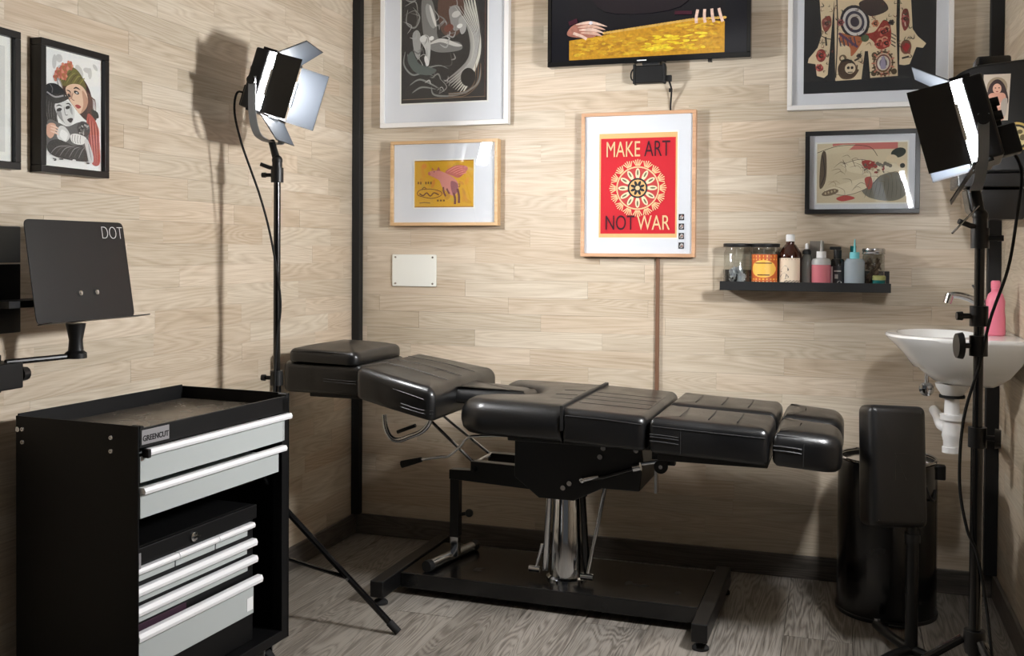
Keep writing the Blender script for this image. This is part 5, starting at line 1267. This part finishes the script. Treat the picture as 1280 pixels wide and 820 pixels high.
bowl().build('basin', 'ceramic', wb, smooth=50)
fa = MB().lathe([(0, 0.8836), (0.024, 0.8836), (0.024, 0.890), (0.019, 0.896), (0.018, 0.925), (0.015, 0.932), (0, 0.932)], (0.0, 0.060, 0), 20).build('faucet', 'chrome', wb)
MB().tube(spline([(0, 0.06, 0.92), (0, 0.085, 0.955), (0, 0.12, 0.985), (0, 0.16, 0.998), (0, 0.185, 0.996)], 6), 0.0105, 12).cyl((0, 0.18, 1.000), (0, 0.188, 0.974), 0.0125, 0.0125, 14).build('spout', 'chrome', fa)
MB().tube([(0, 0.06, 0.93), (0, 0.075, 0.965), (0, 0.12, 1.03)], 0.0045, 10).build('faucet_lever', 'chrome', fa)
tx = 0.172
MB().lathe([(0, 0.700), (0.030, 0.700), (0.045, 0.722), (0.048, 0.7345), (0, 0.7345)], (0, tx, 0), 24).build('drain_collar', 'white_plastic', wb)
MB().lathe([(0, 0.692), (0.036, 0.692), (0.036, 0.6995), (0, 0.6995)], (0, tx, 0), 24).build('drain_seal', 'rubber', wb, label='black rubber sealing ring')
MB().lathe([(0, 0.528), (0.026, 0.528), (0.026, 0.545), (0.023, 0.546), (0.023, 0.560), (0.028, 0.578), (0.026, 0.590), (0.026, 0.625), (0.034, 0.626), (0.034, 0.642), (0.022, 0.643), (0.020, 0.691), (0, 0.691)], (0, tx, 0), 22).build('bottle_trap', 'white_plastic', wb)
MB().tube(spline([(0.0, tx, 0.600), (0.012, tx + 0.02, 0.602), (0.04, tx + 0.026, 0.604), (0.12, tx + 0.024, 0.604), (0.22, tx + 0.02, 0.604), (0.338, tx + 0.02, 0.604)], 6), 0.016, 14).build('waste_pipe', 'white_plastic', wb)
vl = MB().cyl((0.10, 0.235, 0.715), (0.10, 0.235, 0.762), 0.007, 0.007, 12).build('valve_stem', 'chrome', wb)
MB().lathe([(0, -0.009), (0.014, -0.009), (0.022, -0.004), (0.022, 0.004), (0.014, 0.009), (0, 0.009)], (0, 0, 0), 20, Matrix.Translation((0.10, 0.235, 0.702)) @ Matrix.Rotation(PI / 2, 4, 'Y')).build('valve_wheel', 'chrome', vl)
wb.rotation_euler = (0, 0, R(90))
pb = root('soap_bottle', 'pink plastic soap bottle standing on the washbasin', 'bottle', (2.256, -0.372, 0.8836), 0)
MB().lathe([(0, 0), (0.024, 0), (0.028, 0.004), (0.027, 0.05), (0.025, 0.075), (0.026, 0.10), (0.020, 0.120), (0.012, 0.128), (0.012, 0.137), (0, 0.137)], (0, 0, 0), 24).build('bottle', 'pink_bottle', pb)
MB().lathe([(0, 0.1375), (0.013, 0.1375), (0.013, 0.156), (0.010, 0.160), (0, 0.160)], (0, 0, 0), 18).build('cap', 'pink_bottle', pb)

# ------------------------------------------------------------------ black stickered dispenser above the basin
dp = root('canister', 'black rounded plastic canister with stickers and cap, above the washbasin', 'canister', (2.221, -0.42, -0.022), R(0))
prof = round_poly([(-0.118, 1.475), (-0.092, 1.37), (0.092, 1.37), (0.092, 1.68), (-0.045, 1.668), (-0.105, 1.640)], [0.03, 0.02, 0.01, 0.02, 0.05, 0.04], 6)
MB().prism(prof, -0.11, 0.11, FACE_MY).build('shell', 'black_plastic', dp, bevel=0.018, seg=5, smooth=50)
MB().prism(rrect(-0.035, 0.055, -0.05, 0.05, 0.012), 1.676, 1.703, None).build('cap', 'black_gloss', dp, bevel=0.006)
MB().prism(round_poly([(-0.086, 1.330), (0.092, 1.330), (0.092, 1.369), (-0.086, 1.369)], 0.006), -0.10, 0.10, FACE_MY).build('lower_rim', 'black_gloss', dp, bevel=0.003)
MB().prism(round_poly([(-0.060, 1.329), (-0.048, 1.262), (-0.010, 1.24), (0.092, 1.24), (0.092, 1.329)], 0.01), -0.06, 0.06, FACE_MY).build('chute', 'black_gloss', dp, bevel=0.006)
a = Art(); a.ell(0, 0, 0.017, 0.020, (222, 222, 220)); a.ell(-0.005, 0.004, 0.004, 0.005, (30, 30, 32)); a.ell(0.006, 0.004, 0.004, 0.005, (30, 30, 32)); a.line([(-0.006, -0.008), (0.0, -0.011), (0.006, -0.008)], 0.002, (30, 30, 32))
a.build('round_sticker', dp, (-0.050, -0.1105, 1.600), 'sticker')
a = Art(); a.poly([(-0.034, -0.064), (0.028, -0.064), (0.034, 0.064), (-0.034, 0.064)], (196, 184, 168)); a.ell(0, 0.028, 0.026, 0.028, (150, 134, 112)); a.blob([(-0.02, 0.03), (0.0, 0.05), (0.02, 0.03), (0.026, -0.02), (-0.024, -0.02)], (52, 36, 36)); a.ell(0, 0.024, 0.011, 0.014, (214, 168, 146)); a.ell(-0.004, 0.026, 0.002, 0.0015, (40, 26, 26)); a.ell(0.005, 0.026, 0.002, 0.0015, (40, 26, 26)); a.ell(0.0, 0.016, 0.003, 0.0015, (150, 60, 60))
a.blob([(-0.022, 0.004), (0.0, 0.012), (0.022, 0.004), (0.018, -0.06), (-0.018, -0.06)], (204, 150, 130)); a.line([(-0.02, -0.02), (0.0, -0.025), (0.02, -0.012)], 0.008, (222, 176, 156)); a.blob([(0.012, -0.01), (0.026, -0.005), (0.022, -0.05), (0.01, -0.045)], (170, 160, 150))
a.build('tall_sticker', dp, (0.010, -0.1105, 1.576), 'sticker', label='tall sticker of a haloed woman')
a = Art(); a.ell(0, 0, 0.040, 0.040, (196, 170, 96), n=32); a.ell(0, 0, 0.034, 0.034, (40, 36, 30), n=32); a.ell(0, 0, 0.028, 0.028, (206, 190, 140), n=28)
for k in range(7): a.ell(0.016 * math.cos(k), 0.016 * math.sin(k), 0.007, 0.006, (96, 84, 56))
a.build('round_sticker', dp, (0.060, -0.1108, 1.466), 'sticker', label='round gold emblem sticker')

# ------------------------------------------------------------------ bin and arm rest
bn = root('waste_bin', 'tall round black metal waste bin in the right corner', 'bin', (1.972, -0.232, 0.0), 0)
MB().lathe([(0, 0.012), (0.150, 0.012), (0.148, 0.05), (0.147, 0.46), (0.144, 0.475), (0.139, 0.478), (0.137, 0.46), (0.137, 0.10), (0, 0.10)], (0, 0, 0), 48).build('body', 'black_gloss', bn)
MB().lathe([(0.0, 0.0), (0.152, 0.0), (0.153, 0.010), (0.150, 0.0118), (0, 0.0118)], (0, 0, 0), 48).build('base_ring', 'black_plastic', bn)
ring_ = MB().tube([(0.1435 * math.cos(2 * PI * k / 40), 0.1435 * math.sin(2 * PI * k / 40), 0.482) for k in range(41)], 0.0045, 10).build('rim', 'chrome', bn)
MB().lathe([(0, 0.463), (0.135, 0.463), (0.136, 0.470), (0.10, 0.474), (0.04, 0.476), (0, 0.476)], (0, 0, 0), 40).build('lid', 'chrome', bn)
MB().box(0.138, 0.168, -0.03, 0.0, 0.425, 0.470).build('hinge', 'black_plastic', bn, bevel=0.004)
MB().tube(spline([(0.105, -0.108, 0.42), (0.118, -0.104, 0.385), (0.130, -0.085, 0.375), (0.136, -0.06, 0.40)], 6), 0.004, 8).build('carry_handle', 'black_metal', bn)
MB().box(0.0, 0.05, -0.178, -0.151, 0.006, 0.014).build('pedal', 'black_plastic', bn, bevel=0.003)

ar = root('arm_rest', 'padded black arm rest stand in front of the waste bin', 'arm rest', (2.020, -0.645, 0.0), 0)
Tp = Matrix.Translation((-0.052, 0.020, 0.533)) @ Matrix.Rotation(R(24), 4, 'Z') @ Matrix.Rotation(R(3), 4, 'Y') @ Matrix.Rotation(R(-9), 4, 'X')
p_ = cushion(rrect(-0.083, 0.083, -0.165, 0.165, 0.022), -0.042, 0.042, 0.022, 0.004, 0.018).xf(Tp @ Matrix.Rotation(PI / 2, 4, 'X'))
pad = p_.build('pad', 'leather', ar, smooth=60)
MB().cyl((0, 0.0, 0.03), (0, 0.0, 0.44), 0.017, 0.017, 20).build('post', 'black_metal', ar)
MB().cyl((0, 0.0, 0.33), (0, 0.0, 0.355), 0.021, 0.021, 20).build('post_collar', 'black_plastic', ar)
ftb = MB().tube(spline([(0.0, 0.0, 0.035), (-0.035, 0.07, 0.030), (-0.06, 0.14, 0.026), (-0.082, 0.20, 0.024)], 6), 0.014, 12).build('foot_tube', 'black_metal', ar)
MB().tube(spline([(0.0, 0.0, 0.035), (0.05, -0.04, 0.030), (0.10, -0.10, 0.022), (0.13, -0.14, 0.018)], 6), 0.014, 12).build('foot_tube', 'black_metal', ar)
MB().tube(spline([(0.0, 0.0, 0.035), (-0.05, -0.05, 0.030), (-0.10, -0.12, 0.022), (-0.13, -0.17, 0.018)], 6), 0.014, 12).build('foot_tube', 'black_metal', ar)
MB().cyl((-0.080, 0.195, 0.037), (-0.080, 0.195, 0.044), 0.009, 0.009, 12).build('screw', 'chrome', ftb)

# ------------------------------------------------------------------ soft fill light added under the ceiling, unseen (out of frame)
cl = root('fill_light_panel', 'added flat white fill light panel out of view under the ceiling', 'fill light', (1.25, -2.7, CH), 0)
mm, n_, l_, p_ = principled('fill_light_glow')
p_.inputs['Emission Color'].default_value = (1.0, 0.97, 0.92, 1); p_.inputs['Emission Strength'].default_value = 1.5
MATS['fill_light_glow'] = mm
MB().box(-0.31, 0.31, -0.31, 0.31, -0.030, -0.0005).build('frame', 'white_frame', cl, bevel=0.003)
MB().box(-0.29, 0.29, -0.29, 0.29, -0.034, -0.0305).build('diffuser', 'fill_light_glow', cl)
